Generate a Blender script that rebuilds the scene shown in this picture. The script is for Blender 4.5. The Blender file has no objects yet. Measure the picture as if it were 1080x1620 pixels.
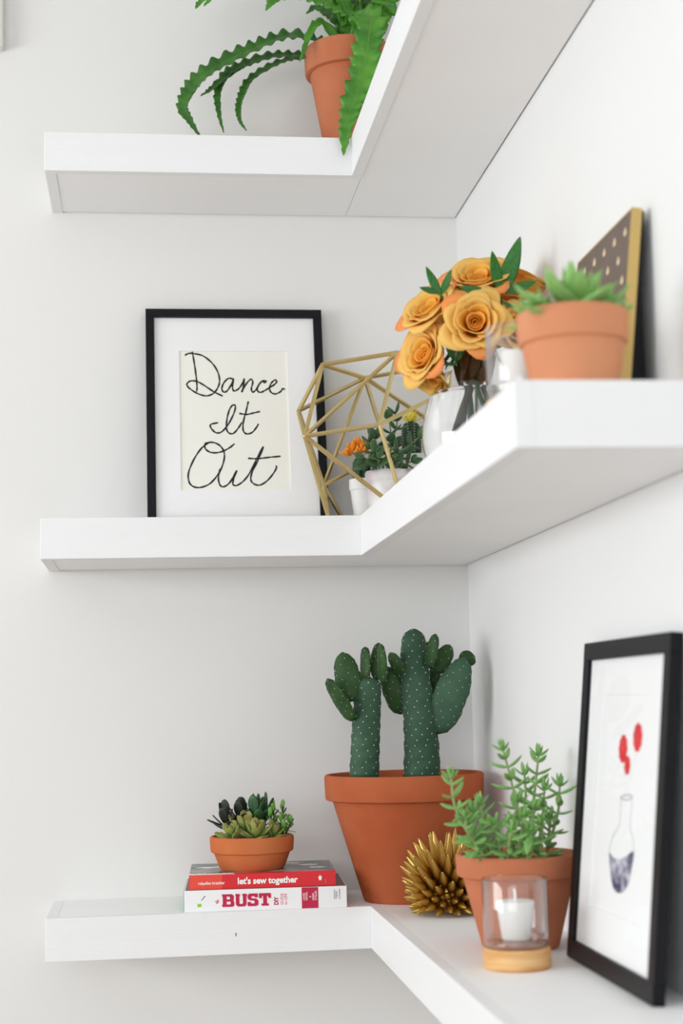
import bpy, bmesh, math, random
import numpy as np
from mathutils import Matrix, Vector, Euler

sc = bpy.context.scene
rnd = random.Random(7)
PI = math.pi

# ------------------------------------------------------------------ camera
cam_d = bpy.data.cameras.new('camera')
cam = bpy.data.objects.new('camera', cam_d)
sc.collection.objects.link(cam)
cam.location = (-0.52772, -2.54614, 1.48270)
cam.rotation_euler = (1.6895970, 0.0238249, -0.1226553)
cam_d.sensor_fit = 'VERTICAL'
cam_d.sensor_height = 36.0
cam_d.sensor_width = 24.0
cam_d.lens = 55.616
cam_d.clip_start = 0.05
cam_d.dof.use_dof = True
cam_d.dof.focus_distance = 2.30
cam_d.dof.aperture_fstop = 3.8
cam_d.dof.aperture_blades = 0
sc.camera = cam

# ------------------------------------------------------------------ light and exposure
world = bpy.data.worlds.new('daylight')
sc.world = world
world.use_nodes = True
wb = world.node_tree.nodes['Background']
wb.inputs[0].default_value = (0.80, 0.90, 1.0, 1)
wb.inputs[1].default_value = 1.0

def area(name, loc, target, sx, sy, power, col):
    d = bpy.data.lights.new(name, 'AREA')
    d.shape = 'RECTANGLE'; d.size = sx; d.size_y = sy
    d.energy = power; d.color = col
    o = bpy.data.objects.new(name, d); sc.collection.objects.link(o)
    o.location = loc
    o.rotation_euler = (Vector(target) - Vector(loc)).to_track_quat('-Z', 'Y').to_euler()
    return o
# daylight coming in through the side window and the window behind the camera
area('window_light', (-3.12, -1.50, 1.74), (0.0, -1.2, 1.80), 2.1, 0.76, 40, (0.96, 0.985, 1.0))
area('window_light', (-1.55, -4.12, 1.95), (-0.9, -0.5, 1.80), 2.0, 0.95, 16, (0.96, 0.985, 1.0))

sc.view_settings.view_transform = 'Standard'
sc.view_settings.look = 'None'
sc.view_settings.gamma = 1.0
sc.view_settings.use_curve_mapping = False
sc.view_settings.exposure = 0.23
sc.cycles.use_denoising = True
sc.cycles.max_bounces = 14
sc.cycles.transmission_bounces = 12
sc.cycles.transparent_max_bounces = 16
sc.cycles.diffuse_bounces = 6

# ------------------------------------------------------------------ materials
def srgb(r, g, b):
    f = lambda c: (c/255/12.92) if c/255 <= 0.04045 else ((c/255+0.055)/1.055)**2.4
    return (f(r), f(g), f(b), 1)

def mat(name, col, rough=0.5, metal=0.0, noise=None, bump=None, trans=0, ior=1.45, sss=0, spec=0.5, coat=0):
    """principled material; noise = (scale, second colour, stretch), bump = (scale, strength, stretch)"""
    m = bpy.data.materials.new(name); m.use_nodes = True
    nt = m.node_tree; b = nt.nodes['Principled BSDF']
    b.inputs['Base Color'].default_value = col
    b.inputs['Roughness'].default_value = rough
    b.inputs['Metallic'].default_value = metal
    b.inputs['IOR'].default_value = ior
    b.inputs['Transmission Weight'].default_value = trans
    b.inputs['Specular IOR Level'].default_value = spec
    b.inputs['Coat Weight'].default_value = coat
    if sss:
        b.inputs['Subsurface Weight'].default_value = sss
        b.inputs['Subsurface Radius'].default_value = (0.01, 0.006, 0.003)
        b.inputs['Subsurface Scale'].default_value = 0.5
    if noise or bump:
        tc = nt.nodes.new('ShaderNodeTexCoord')
    def tex(scale, stretch, detail=4):
        mp = nt.nodes.new('ShaderNodeMapping'); mp.inputs['Scale'].default_value = stretch
        nt.links.new(tc.outputs['Object'], mp.inputs['Vector'])
        n = nt.nodes.new('ShaderNodeTexNoise'); n.inputs['Scale'].default_value = scale
        n.inputs['Detail'].default_value = detail
        nt.links.new(mp.outputs[0], n.inputs['Vector'])
        return n
    if noise:
        n = tex(noise[0], noise[2] if len(noise) > 2 else (1, 1, 1))
        r = nt.nodes.new('ShaderNodeValToRGB')
        r.color_ramp.elements[0].position = 0.35; r.color_ramp.elements[0].color = col
        r.color_ramp.elements[1].position = 0.68; r.color_ramp.elements[1].color = noise[1]
        nt.links.new(n.outputs['Fac'], r.inputs[0]); nt.links.new(r.outputs[0], b.inputs['Base Color'])
    if bump:
        n = tex(bump[0], bump[2] if len(bump) > 2 else (1, 1, 1))
        bp = nt.nodes.new('ShaderNodeBump'); bp.inputs['Strength'].default_value = bump[1]
        bp.inputs['Distance'].default_value = 0.002
        nt.links.new(n.outputs['Fac'], bp.inputs['Height']); nt.links.new(bp.outputs[0], b.inputs['Normal'])
    return m

def petal_mat(name, base, mid, edge):
    """colour by the stored petal height (a property of the petal), a little translucent"""
    m = bpy.data.materials.new(name); m.use_nodes = True
    nt = m.node_tree; b = nt.nodes['Principled BSDF']
    at = nt.nodes.new('ShaderNodeAttribute'); at.attribute_name = 'along'
    r = nt.nodes.new('ShaderNodeValToRGB')
    e = r.color_ramp.elements
    e[0].position = 0.0; e[0].color = base
    e[1].position = 1.0; e[1].color = edge
    k = e.new(0.55); k.color = mid
    nt.links.new(at.outputs['Fac'], r.inputs[0])
    nt.links.new(r.outputs[0], b.inputs['Base Color'])
    b.inputs['Roughness'].default_value = 0.55
    b.inputs['Specular IOR Level'].default_value = 0.25
    tr = nt.nodes.new('ShaderNodeBsdfTranslucent'); nt.links.new(r.outputs[0], tr.inputs[0])
    mx = nt.nodes.new('ShaderNodeMixShader'); mx.inputs[0].default_value = 0.30
    nt.links.new(b.outputs[0], mx.inputs[1]); nt.links.new(tr.outputs[0], mx.inputs[2])
    nt.links.new(mx.outputs[0], nt.nodes['Material Output'].inputs[0])
    return m

def clear_glass(name, ior=1.45, tint=(1, 1, 1, 1)):
    m = bpy.data.materials.new(name); m.use_nodes = True
    nt = m.node_tree; nt.nodes.remove(nt.nodes['Principled BSDF'])
    g = nt.nodes.new('ShaderNodeBsdfGlass'); g.inputs['Roughness'].default_value = 0.0
    g.inputs['IOR'].default_value = ior; g.inputs['Color'].default_value = tint
    nt.links.new(g.outputs[0], nt.nodes['Material Output'].inputs[0])
    return m

def pane_glass(name):
    """thin flat glazing: clear, with a weak mirror reflection"""
    m = bpy.data.materials.new(name); m.use_nodes = True
    nt = m.node_tree; nt.nodes.remove(nt.nodes['Principled BSDF'])
    t = nt.nodes.new('ShaderNodeBsdfTransparent'); t.inputs[0].default_value = (0.99, 0.99, 0.99, 1)
    g = nt.nodes.new('ShaderNodeBsdfGlossy'); g.inputs['Roughness'].default_value = 0.02
    lw = nt.nodes.new('ShaderNodeLayerWeight'); lw.inputs[0].default_value = 0.5
    pw = nt.nodes.new('ShaderNodeMath'); pw.operation = 'POWER'; pw.inputs[1].default_value = 5
    nt.links.new(lw.outputs['Facing'], pw.inputs[0])
    f = nt.nodes.new('ShaderNodeMath'); f.operation = 'MULTIPLY_ADD'; f.inputs[1].default_value = 0.14; f.inputs[2].default_value = 0.006
    nt.links.new(pw.outputs[0], f.inputs[0])
    mx = nt.nodes.new('ShaderNodeMixShader')
    nt.links.new(f.outputs[0], mx.inputs[0]); nt.links.new(t.outputs[0], mx.inputs[1]); nt.links.new(g.outputs[0], mx.inputs[2])
    nt.links.new(mx.outputs[0], nt.nodes['Material Output'].inputs[0])
    return m

M = {}
M['wall'] = mat('wall_paint', (0.80, 0.79, 0.775, 1), 0.75, bump=(60, 0.08), spec=0.2)
M['wall_r'] = mat('wall_paint_lit', (0.83, 0.83, 0.825, 1), 0.75, bump=(60, 0.08), spec=0.2)  # same wall paint, lighter and cooler to carry the right wall's side light
M['ceiling'] = mat('ceiling_paint', (0.86, 0.86, 0.85, 1), 0.8)
M['floor'] = mat('floor_boards', (0.42, 0.345, 0.285, 1), 0.5, noise=(3, (0.35, 0.28, 0.225, 1), (1, 12, 1)))
M['trim'] = mat('trim_paint', (0.78, 0.76, 0.70, 1), 0.5)
M['shelf'] = mat('white_shelf_paint', (0.86, 0.86, 0.865, 1), 0.5, bump=(30, 0.22, (0.6, 0.6, 9)), noise=(6, (0.845, 0.845, 0.85, 1), (0.5, 0.5, 6)), spec=0.3)
M['shelf_lit'] = mat('white_shelf_paint_lit', (0.92, 0.915, 0.915, 1), 0.5, bump=(30, 0.15, (2, 2, 1)), noise=(4, (0.90, 0.895, 0.895, 1)), spec=0.3)  # same shelf paint whitened, so undersides carry light the lamps don't give
M['hole'] = mat('dark_hole', (0.12, 0.1, 0.09, 1), 0.9)
def terra(name, c1, c2): return mat(name, c1, 0.78, noise=(9, c2), bump=(160, 0.12), spec=0.2)
M['terra'] = terra('terracotta', srgb(190, 112, 78), srgb(200, 128, 94))
M['terra_deep'] = terra('terracotta_deep', srgb(172, 86, 50), srgb(184, 102, 66))
M['terra_light'] = terra('terracotta_light', srgb(206, 136, 98), srgb(214, 150, 112))
M['terra_orange'] = terra('terracotta_orange', srgb(190, 100, 54), srgb(202, 120, 74))
M['soil'] = mat('potting_soil', (0.035, 0.024, 0.018, 1), 0.95, noise=(220, (0.11, 0.08, 0.06, 1)), bump=(150, 0.9))
M['grit'] = mat('gritty_soil', (0.09, 0.065, 0.05, 1), 0.95, noise=(260, (0.34, 0.27, 0.22, 1)), bump=(180, 0.9))
M['black'] = mat('black_frame_paint', (0.006, 0.006, 0.008, 1), 0.45, spec=0.22)
M['mat_board'] = mat('mat_board', (0.92, 0.91, 0.915, 1), 0.85)
M['paper_cream'] = mat('cream_paper', (0.92, 0.905, 0.83, 1), 0.85)
M['paper_white'] = mat('white_paper', (0.90, 0.90, 0.90, 1), 0.85)
M['ink'] = mat('black_ink', (0.006, 0.006, 0.008, 1), 0.7)
M['ink_blue'] = mat('blue_black_ink', (0.05, 0.05, 0.13, 1), 0.7, noise=(55, (0.62, 0.63, 0.70, 1), (1, 1, 1.6)))
M['ink_grey'] = mat('pale_grey_ink', (0.40, 0.41, 0.45, 1), 0.8)
M['red'] = mat('red_ink', (0.78, 0.02, 0.03, 1), 0.7, noise=(60, (0.62, 0.01, 0.02, 1)))
M['red_dot'] = mat('orange_ink', (0.80, 0.07, 0.04, 1), 0.5)
M['pane'] = pane_glass('frame_glazing')
M['glass'] = clear_glass('clear_glass', 1.45)
def thin_glass(name):
    m = pane_glass(name); nt = m.node_tree
    for n in nt.nodes:
        if n.type == 'MATH' and n.operation == 'MULTIPLY_ADD': n.inputs[1].default_value = 1.0; n.inputs[2].default_value = 0.06
        if n.type == 'MATH' and n.operation == 'POWER': n.inputs[1].default_value = 3.0
    return m
M['cup_glass'] = thin_glass('thin_cup_glass')
M['water'] = clear_glass('water', 1.33)
M['gold'] = mat('brass_gold', (0.62, 0.475, 0.215, 1), 0.36, 1.0, noise=(30, (0.68, 0.54, 0.26, 1)))
M['gold_dark'] = mat('antique_gold', (0.50, 0.31, 0.075, 1), 0.34, 1.0, noise=(40, (0.58, 0.38, 0.11, 1)))
M['gold_edge'] = mat('gold_edge_paint', (0.62, 0.43, 0.15, 1), 0.5, 0.35)
M['taupe'] = mat('taupe_board', (0.125, 0.088, 0.068, 1), 0.5, noise=(20, (0.15, 0.105, 0.08, 1)))
M['copper_dot'] = mat('gold_leaf_dot', (0.98, 0.74, 0.50, 1), 0.4, 0.0)
M['white_pot'] = mat('white_ceramic', (0.86, 0.85, 0.84, 1), 0.45)
M['marble_pot'] = mat('blotched_white_ceramic', (0.86, 0.85, 0.84, 1), 0.4, noise=(22, srgb(205, 185, 190)))
M['cactus'] = mat('cactus_skin', srgb(50, 80, 60), 0.6, noise=(18, srgb(64, 96, 74)), bump=(70, 0.35), spec=0.3)
M['cactus_pad'] = mat('cactus_pad_skin', srgb(40, 70, 36), 0.55, noise=(22, srgb(58, 90, 48)), bump=(70, 0.4), spec=0.3)
M['areole'] = mat('cactus_areole', (0.78, 0.76, 0.66, 1), 0.9)
M['cactus_dark'] = mat('dark_cactus_skin', srgb(34, 62, 44), 0.6, noise=(60, srgb(48, 80, 56)))
M['sedum'] = mat('sedum_leaf', srgb(100, 154, 76), 0.40, noise=(55, srgb(150, 194, 116)), sss=0.1, spec=0.4)
M['sedum_stem'] = mat('sedum_stem', srgb(150, 168, 110), 0.6)
M['jade'] = mat('jade_leaf', srgb(48, 86, 50), 0.38, noise=(26, srgb(86, 122, 80)))
M['jade_stem'] = mat('jade_stem', srgb(120, 140, 80), 0.6)
M['echeveria'] = petal_mat('echeveria_leaf', srgb(128, 162, 78), srgb(168, 192, 106), srgb(184, 170, 104))
M['echeveria_green'] = mat('bright_succulent_leaf', srgb(126, 176, 92), 0.45, noise=(25, srgb(154, 198, 118)), sss=0.1)
M['aeonium'] = mat('dark_aeonium_leaf', srgb(46, 36, 38), 0.45, noise=(40, srgb(44, 66, 46)))
M['aeonium_green'] = mat('deep_green_leaf', srgb(48, 84, 52), 0.45, noise=(40, srgb(66, 104, 62)))
M['portulaca'] = mat('fresh_green_leaf', srgb(86, 136, 48), 0.45, noise=(40, srgb(108, 156, 66)))
M['dark_stem'] = mat('dark_plant_stem', srgb(58, 40, 34), 0.7)
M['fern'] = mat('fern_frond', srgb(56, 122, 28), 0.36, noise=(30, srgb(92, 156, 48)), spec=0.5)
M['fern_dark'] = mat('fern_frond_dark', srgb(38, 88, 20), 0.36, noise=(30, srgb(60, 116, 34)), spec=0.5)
M['fern_rib'] = mat('fern_midrib', srgb(104, 140, 66), 0.5)
M['rose'] = petal_mat('rose_petal', srgb(255, 172, 50), srgb(255, 204, 92), srgb(255, 217, 124))
M['rose_deep'] = petal_mat('rose_petal_inner', srgb(255, 146, 28), srgb(255, 174, 50), srgb(255, 207, 98))
M['rose_peach'] = petal_mat('rose_petal_outer', srgb(255, 210, 86), srgb(255, 204, 92), srgb(255, 168, 102))
M['rose_stem'] = mat('rose_stem', srgb(58, 86, 40), 0.5)
M['stem_brown'] = mat('brown_stem', srgb(62, 44, 38), 0.6)
M['neck_reflection'] = mat('vase_neck_reflection', srgb(70, 56, 44), 0.6, noise=(30, srgb(104, 78, 62)))  # brown reflection of the glass neck, coloured onto added leaves
M['rose_leaf'] = mat('bouquet_leaf', srgb(34, 96, 32), 0.36, noise=(25, srgb(58, 126, 48)), spec=0.5)
M['wax'] = mat('white_candle_wax', (0.90, 0.89, 0.87, 1), 0.5, sss=0.25)
M['wick'] = mat('cotton_wick', (0.88, 0.87, 0.85, 1), 0.8)
M['wood'] = mat('pale_wood', srgb(232, 190, 132), 0.5, noise=(14, srgb(204, 140, 74), (1, 1, 8)))
M['orange_fl'] = mat('orange_bloom', srgb(250, 140, 30), 0.6, noise=(90, srgb(252, 176, 50)))
M['yellow_fl'] = mat('yellow_bloom', srgb(236, 214, 60), 0.6, noise=(90, srgb(244, 228, 110)))
M['book_white'] = mat('white_book_cover', (0.87, 0.87, 0.87, 1), 0.35)
M['book_green'] = mat('green_book_back', srgb(70, 150, 110), 0.4)
M['book_red'] = mat('red_book_cover', srgb(216, 34, 44), 0.35)
M['pages'] = mat('page_edges', (0.80, 0.77, 0.70, 1), 0.85, noise=(60, (0.66, 0.63, 0.57, 1), (0.3, 0.3, 14)))
M['magenta'] = mat('crimson_print', srgb(190, 16, 66), 0.4)
M['pink'] = mat('pink_print', srgb(226, 120, 150), 0.4)
M['print_grey'] = mat('grey_print', srgb(90, 92, 96), 0.5)
M['print_green'] = mat('lime_print', srgb(140, 205, 60), 0.5)
M['print_white'] = mat('white_print', (0.92, 0.92, 0.9, 1), 0.5)
M['book_maroon'] = mat('maroon_book_cover', srgb(120, 28, 44), 0.4)

def cover_art():
    m = mat('printed_cover', srgb(92, 104, 100), 0.3)
    nt = m.node_tree; b = nt.nodes['Principled BSDF']
    tc = nt.nodes.new('ShaderNodeTexCoord')
    v = nt.nodes.new('ShaderNodeTexVoronoi'); v.inputs['Scale'].default_value = 38
    w = nt.nodes.new('ShaderNodeTexNoise'); w.inputs['Scale'].default_value = 26; w.inputs['Detail'].default_value = 5
    nt.links.new(tc.outputs['Object'], v.inputs['Vector']); nt.links.new(tc.outputs['Object'], w.inputs['Vector'])
    r = nt.nodes.new('ShaderNodeValToRGB'); e = r.color_ramp.elements
    e[0].position = 0.36; e[0].color = srgb(70, 84, 82)
    e[1].position = 0.72; e[1].color = srgb(188, 196, 186)
    k = e.new(0.5); k.color = srgb(112, 126, 120)
    mx = nt.nodes.new('ShaderNodeMix'); mx.data_type = 'FLOAT'; mx.inputs[0].default_value = 0.35
    nt.links.new(w.outputs['Fac'], mx.inputs[2]); nt.links.new(v.outputs['Distance'], mx.inputs[3])
    nt.links.new(mx.outputs[0], r.inputs[0]); nt.links.new(r.outputs[0], b.inputs['Base Color'])
    return m
M['cover_art'] = cover_art()

# ------------------------------------------------------------------ helpers
def mesh(name, verts, faces, m=None, smooth=False, attr=None):
    me = bpy.data.meshes.new(name)
    me.from_pydata([tuple(map(float, v)) for v in verts], [], faces)
    if m is not None: me.materials.append(m if not isinstance(m, str) else M[m])
    if smooth: me.polygons.foreach_set('use_smooth', [True]*len(me.polygons))
    if attr is not None:
        a = me.attributes.new('along', 'FLOAT', 'POINT'); a.data.foreach_set('value', [float(x) for x in attr])
    me.update()
    return me

def put(name, me, parent=None, mtx=None, label=None, kind=None):
    o = bpy.data.objects.new(name, me); sc.collection.objects.link(o)
    if parent is not None: o.parent = parent
    if mtx is not None: o.matrix_basis = mtx
    if label: o['label'] = label
    if kind: o['kind'] = kind
    return o

def part(name, vf, m, parent=None, smooth=False, mtx=None, label=None, kind=None):
    return put(name, mesh(name, vf[0], vf[1], m, smooth, vf[2] if len(vf) > 2 else None), parent, mtx, label, kind)

def thing(name, label, cat, loc=(0, 0, 0), rot=(0, 0, 0), group=None):
    o = bpy.data.objects.new(name, None); sc.collection.objects.link(o)
    o.empty_display_size = 0.02
    o.location = loc; o.rotation_euler = rot
    o['label'] = label; o['category'] = cat
    if group: o['group'] = group
    return o

def struct(name, vf, m, smooth=False):
    return part(name, vf, m, None, smooth, kind='structure')

def box(x0, x1, y0, y1, z0, z1):
    v = [(x0,y0,z0),(x1,y0,z0),(x1,y1,z0),(x0,y1,z0),(x0,y0,z1),(x1,y0,z1),(x1,y1,z1),(x0,y1,z1)]
    f = [(0,3,2,1),(4,5,6,7),(0,1,5,4),(1,2,6,5),(2,3,7,6),(3,0,4,7)]
    return v, f

def bbox(x0, x1, y0, y1, z0, z1, b=0.0015, seg=2):
    """bevelled box"""
    bm = bmesh.new(); v, f = box(x0, x1, y0, y1, z0, z1)
    vs = [bm.verts.new(p) for p in v]
    for q in f: bm.faces.new([vs[i] for i in q])
    bmesh.ops.bevel(bm, geom=bm.edges[:], offset=b, segments=seg, affect='EDGES', profile=0.5)
    bm.verts.index_update()
    out = [tuple(v.co) for v in bm.verts], [tuple(v.index for v in f.verts) for f in bm.faces]
    bm.free(); return out

def join(*vfs):
    V, F = [], []
    for vf in vfs:
        n = len(V); V += list(vf[0]); F += [tuple(i+n for i in f) for f in vf[1]]
    return V, F

def lathe(prof, n=48, closed=False):
    """profile [(r, z)...]; r=0 ends are poles. closed: profile loops on itself"""
    V, F, rows = [], [], []
    for r, z in prof:
        if r < 1e-6: rows.append([len(V)]); V.append((0, 0, z))
        else:
            rows.append(list(range(len(V), len(V)+n)))
            V += [(r*math.cos(2*PI*k/n), r*math.sin(2*PI*k/n), z) for k in range(n)]
    pairs = list(zip(rows, rows[1:])) + ([(rows[-1], rows[0])] if closed else [])
    for a, b in pairs:
        if len(a) == 1 and len(b) == 1: continue
        for k in range(n):
            j = (k+1) % n
            if len(a) == 1: F.append((a[0], b[j], b[k]))
            elif len(b) == 1: F.append((a[k], a[j], b[0]))
            else: F.append((a[k], a[j], b[j], b[k]))
    return V, F

def vec(p): return np.array(p, float)
def nrm(v):
    v = np.array(v, float); l = np.linalg.norm(v); return v/l if l > 1e-12 else v

def spline(P, n):
    """Catmull-Rom through the points, n samples"""
    P = [vec(p) for p in P]
    if len(P) == 2: return [P[0]+(P[1]-P[0])*t for t in np.linspace(0, 1, n)]
    Q = [2*P[0]-P[1]] + P + [2*P[-1]-P[-2]]
    out = []
    for t in np.linspace(0, len(P)-1-1e-9, n):
        i = int(t); u = t-i; a, b, c, d = Q[i:i+4]
        out.append(0.5*(2*b+(c-a)*u+(2*a-5*b+4*c-d)*u*u+(3*b-a-3*c+d)*u**3))
    return out

def tube(path, rad, n=8, cap=True):
    """tube along path; rad = number or list"""
    P = [vec(p) for p in path]; k = len(P)
    R = [rad]*k if np.isscalar(rad) else list(rad)
    T = [nrm(P[min(i+1, k-1)]-P[max(i-1, 0)]) for i in range(k)]
    ref = vec((0, 0, 1)) if abs(T[0][2]) < 0.9 else vec((1, 0, 0))
    a = nrm(np.cross(T[0], ref)); V, F = [], []
    for i in range(k):
        a = nrm(a-T[i]*np.dot(a, T[i])); b = np.cross(T[i], a)
        for j in range(n):
            t = 2*PI*j/n; V.append(P[i]+R[i]*(math.cos(t)*a+math.sin(t)*b))
    for i in range(k-1):
        for j in range(n):
            q = (j+1) % n; F.append((i*n+j, i*n+q, (i+1)*n+q, (i+1)*n+j))
    if cap: F.append(tuple(range(n))[::-1]); F.append(tuple((k-1)*n+j for j in range(n)))
    return V, F

def grid_shell(G, th, A=None):
    """G: rows x cols x 3 array -> thin solid sheet of thickness th"""
    G = np.array(G, float); r, c, _ = G.shape
    du = np.gradient(G, axis=1); dv = np.gradient(G, axis=0)
    N = np.cross(du, dv); N /= (np.linalg.norm(N, axis=2, keepdims=True)+1e-12)
    V = list((G+N*th/2).reshape(-1, 3)) + list((G-N*th/2).reshape(-1, 3))
    n = r*c; F = []
    for i in range(r-1):
        for j in range(c-1):
            a, b, d, e = i*c+j, i*c+j+1, (i+1)*c+j+1, (i+1)*c+j
            F.append((a, b, d, e)); F.append((n+e, n+d, n+b, n+a))
    rim = [j for j in range(c)] + [i*c+c-1 for i in range(1, r)] + [(r-1)*c+j for j in range(c-2, -1, -1)] + [i*c for i in range(r-2, 0, -1)]
    for k in range(len(rim)):
        a, b = rim[k], rim[(k+1) % len(rim)]; F.append((b, a, n+a, n+b))
    if A is not None: return V, F, list(A)+list(A)
    return V, F

def leaf_solid(wf, hf, bend=0.0, n=8, k=8, flat_top=0.5, along=False):
    """fleshy leaf along +Y with unit length: width wf(t), thickness hf(t); +Z is the upper side"""
    V, F, A = [(0, 0, 0)], [], [0]
    ts = [(i+0.5)/n for i in range(n)]
    for t in ts:
        w, h, zc = wf(t), hf(t), bend*t*t
        for j in range(k):
            a = 2*PI*j/k; s = math.sin(a)
            V.append((w*math.cos(a), t, zc+h*s*(flat_top if s > 0 else 1.0))); A.append(t)
    V.append((0, 1, bend)); A.append(1)
    for j in range(k): F.append((0, 1+(j+1) % k, 1+j))
    for i in range(n-1):
        for j in range(k):
            q = (j+1) % k; F.append((1+i*k+j, 1+i*k+q, 1+(i+1)*k+q, 1+(i+1)*k+j))
    e = len(V)-1; b0 = 1+(n-1)*k
    for j in range(k): F.append((b0+j, b0+(j+1) % k, e))
    return (V, F, A) if along else (V, F)

def aim(pos, direction, up=(0, 0, 1), s=1.0, roll=0.0, axis='Y'):
    """matrix placing a leaf (along +Y, upper side +Z) at pos, pointing along direction"""
    y = Vector(direction).normalized(); u = Vector(up)
    x = y.cross(u)
    if x.length < 1e-4: x = y.cross(Vector((1, 0, 0.2)))
    x.normalize(); z = x.cross(y)
    R = Matrix((x, y, z)).transposed().to_4x4()
    if axis == 'Z': R = Matrix((x, -z, y)).transposed().to_4x4()
    S = s if hasattr(s, '__len__') else (s, s, s)
    return Matrix.Translation(Vector(pos)) @ R @ Matrix.Rotation(roll, 4, axis) @ Matrix.Diagonal((*S, 1))

def rel(root, p):
    return np.array(root.matrix_basis.inverted() @ Vector(p)) if not isinstance(p, list) else [rel(root, q) for q in p]

def text_vf(body, size, bold=0.0, depth=0.0002, sx=1.0, align='LEFT', shear=0.0, spacing=1.0):
    cu = bpy.data.curves.new('lettering', 'FONT'); cu.body = body; cu.size = size
    cu.offset = bold; cu.extrude = depth; cu.align_x = align; cu.shear = shear; cu.space_character = spacing
    cu.resolution_u = 3
    o = bpy.data.objects.new('lettering', cu); sc.collection.objects.link(o)
    dg = bpy.context.evaluated_depsgraph_get()
    me = bpy.data.meshes.new_from_object(o.evaluated_get(dg))
    V = [(v.co.x*sx, v.co.y, v.co.z) for v in me.vertices]; F = [tuple(p.vertices) for p in me.polygons]
    bpy.data.objects.remove(o); bpy.data.curves.remove(cu); bpy.data.meshes.remove(me)
    return V, F

def disc(cx, cy, rx, ry, z, n=24, wob=0.0, lobes=5, ph=0):
    """flat blot with a wobbly outline in the xy plane, a hair thick"""
    V = []
    for zz in (z, z+0.0003):
        for k in range(n):
            a = 2*PI*k/n; q = 1+wob*math.sin(lobes*a+ph)
            V.append((cx+rx*q*math.cos(a), cy+ry*q*math.sin(a), zz))
    F = [tuple(range(n))[::-1], tuple(range(n, 2*n))] + [(k, (k+1) % n, n+(k+1) % n, n+k) for k in range(n)]
    return V, F

def poly(pts, z, th=0.0003):
    n = len(pts); V = [(x, y, z) for x, y in pts]+[(x, y, z+th) for x, y in pts]
    return V, [tuple(range(n))[::-1], tuple(range(n, 2*n))]+[(k, (k+1) % n, n+(k+1) % n, n+k) for k in range(n)]

# ------------------------------------------------------------------ the room
RX0, RY0, RH = -3.2, -4.2, 2.9
struct('floor', box(RX0-.1, .1, RY0-.1, .1, -.05, 0), 'floor')
struct('ceiling', box(RX0-.1, .1, RY0-.1, .1, RH, RH+.05), 'ceiling')
struct('wall_back', box(RX0-.1, .1, 0, .1, 0, RH), 'wall')
struct('wall_right', box(0, .1, RY0-.1, 0, 0, RH), 'wall_r')
wy0, wy1, wz0, wz1 = -2.85, -.65, 1.1, 2.5
struct('wall_left', join(box(RX0-.1, RX0, RY0, wy0, 0, RH), box(RX0-.1, RX0, wy1, 0, 0, RH), box(RX0-.1, RX0, wy0, wy1, 0, wz0), box(RX0-.1, RX0, wy0, wy1, wz1, RH)), 'wall')
wx0, wx1 = -2.6, -.5
struct('wall_front', join(box(RX0, wx0, RY0-.1, RY0, 0, RH), box(wx1, 0, RY0-.1, RY0, 0, RH), box(wx0, wx1, RY0-.1, RY0, 0, wz0), box(wx0, wx1, RY0-.1, RY0, wz1, RH)), 'wall')
def window(name, fr, panes):
    w = struct(name, join(*[box(*b) for b in fr]), 'trim')
    for b in panes: part('pane', box(*b), 'pane', w)
a, b_ = RX0-.08, RX0-.03
window('window_1', [(a,b_,wy0,wy0+.05,wz0,wz1),(a,b_,wy1-.05,wy1,wz0,wz1),(a,b_,wy0,wy1,wz0,wz0+.05),(a,b_,wy0,wy1,wz1-.05,wz1),(a,b_,-1.775,-1.725,wz0,wz1)],
       [(a+.02,a+.026,wy0+.05,-1.775,wz0+.05,wz1-.05),(a+.02,a+.026,-1.725,wy1-.05,wz0+.05,wz1-.05)])
a, b_ = RY0-.08, RY0-.03
window('window_2', [(wx0,wx0+.05,a,b_,wz0,wz1),(wx1-.05,wx1,a,b_,wz0,wz1),(wx0,wx1,a,b_,wz0,wz0+.05),(wx0,wx1,a,b_,wz1-.05,wz1),(-1.575,-1.525,a,b_,wz0,wz1)],
       [(wx0+.05,-1.575,a+.02,a+.026,wz0+.05,wz1-.05),(-1.525,wx1-.05,a+.02,a+.026,wz0+.05,wz1-.05)])
struct('baseboard_back', bbox(RX0, -.014, -.014, 0, 0, .11, .003), 'trim')
struct('baseboard_right', bbox(-.014, 0, RY0, 0, 0, .11, .003), 'trim')
struct('trim_1', bbox(-.95, -.7485, -.025, 0, 2.557, RH, .004), 'trim')     # casing that ends high on the back wall

# ------------------------------------------------------------------ three L-shaped floating shelves
TH = 0.060246
ZT, ZM, ZB = 2.345743, 1.758585, 1.184533
DL, DR, REND = 0.21, 0.204555, 1.21239
def shelf(label, ztop, xl):
    s = thing('floating_shelf', label, 'shelf', (-DR, -DL, ztop-TH), group='white corner shelves')
    X, Y = DR, DL                                   # local origin at the inner corner, underside
    x0 = -(xl-DR); y1 = -(REND-DL); f = .017
    g = .0025
    part('top_panel', join(bbox(x0+f, f-.0005, f, Y-.0005, TH-.012, TH, .0003), bbox(f, X-.0005, y1+f, Y-.0005, TH-.012, TH, .0003)), 'shelf_lit', s)
    part('underside_panel', bbox(x0+f, f-.0006, f, Y-g, .0012, .012, .0006), 'shelf_lit', s)
    part('underside_panel', bbox(f, X-g, y1+f, Y-g, .0012, .012, .0006), 'shelf_lit', s)
    part('front_board', bbox(x0, f, 0, f, 0, TH, .0009), 'shelf', s)
    part('front_board', bbox(0, f, y1, -.0003, 0, TH, .0009), 'shelf', s)
    part('end_board', bbox(x0, x0+f, f, Y-.0005, 0, TH, .0009), 'shelf', s)
    part('end_board', bbox(f, X-.0005, y1, y1+f, 0, TH, .0009), 'shelf', s)
    return s
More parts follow.
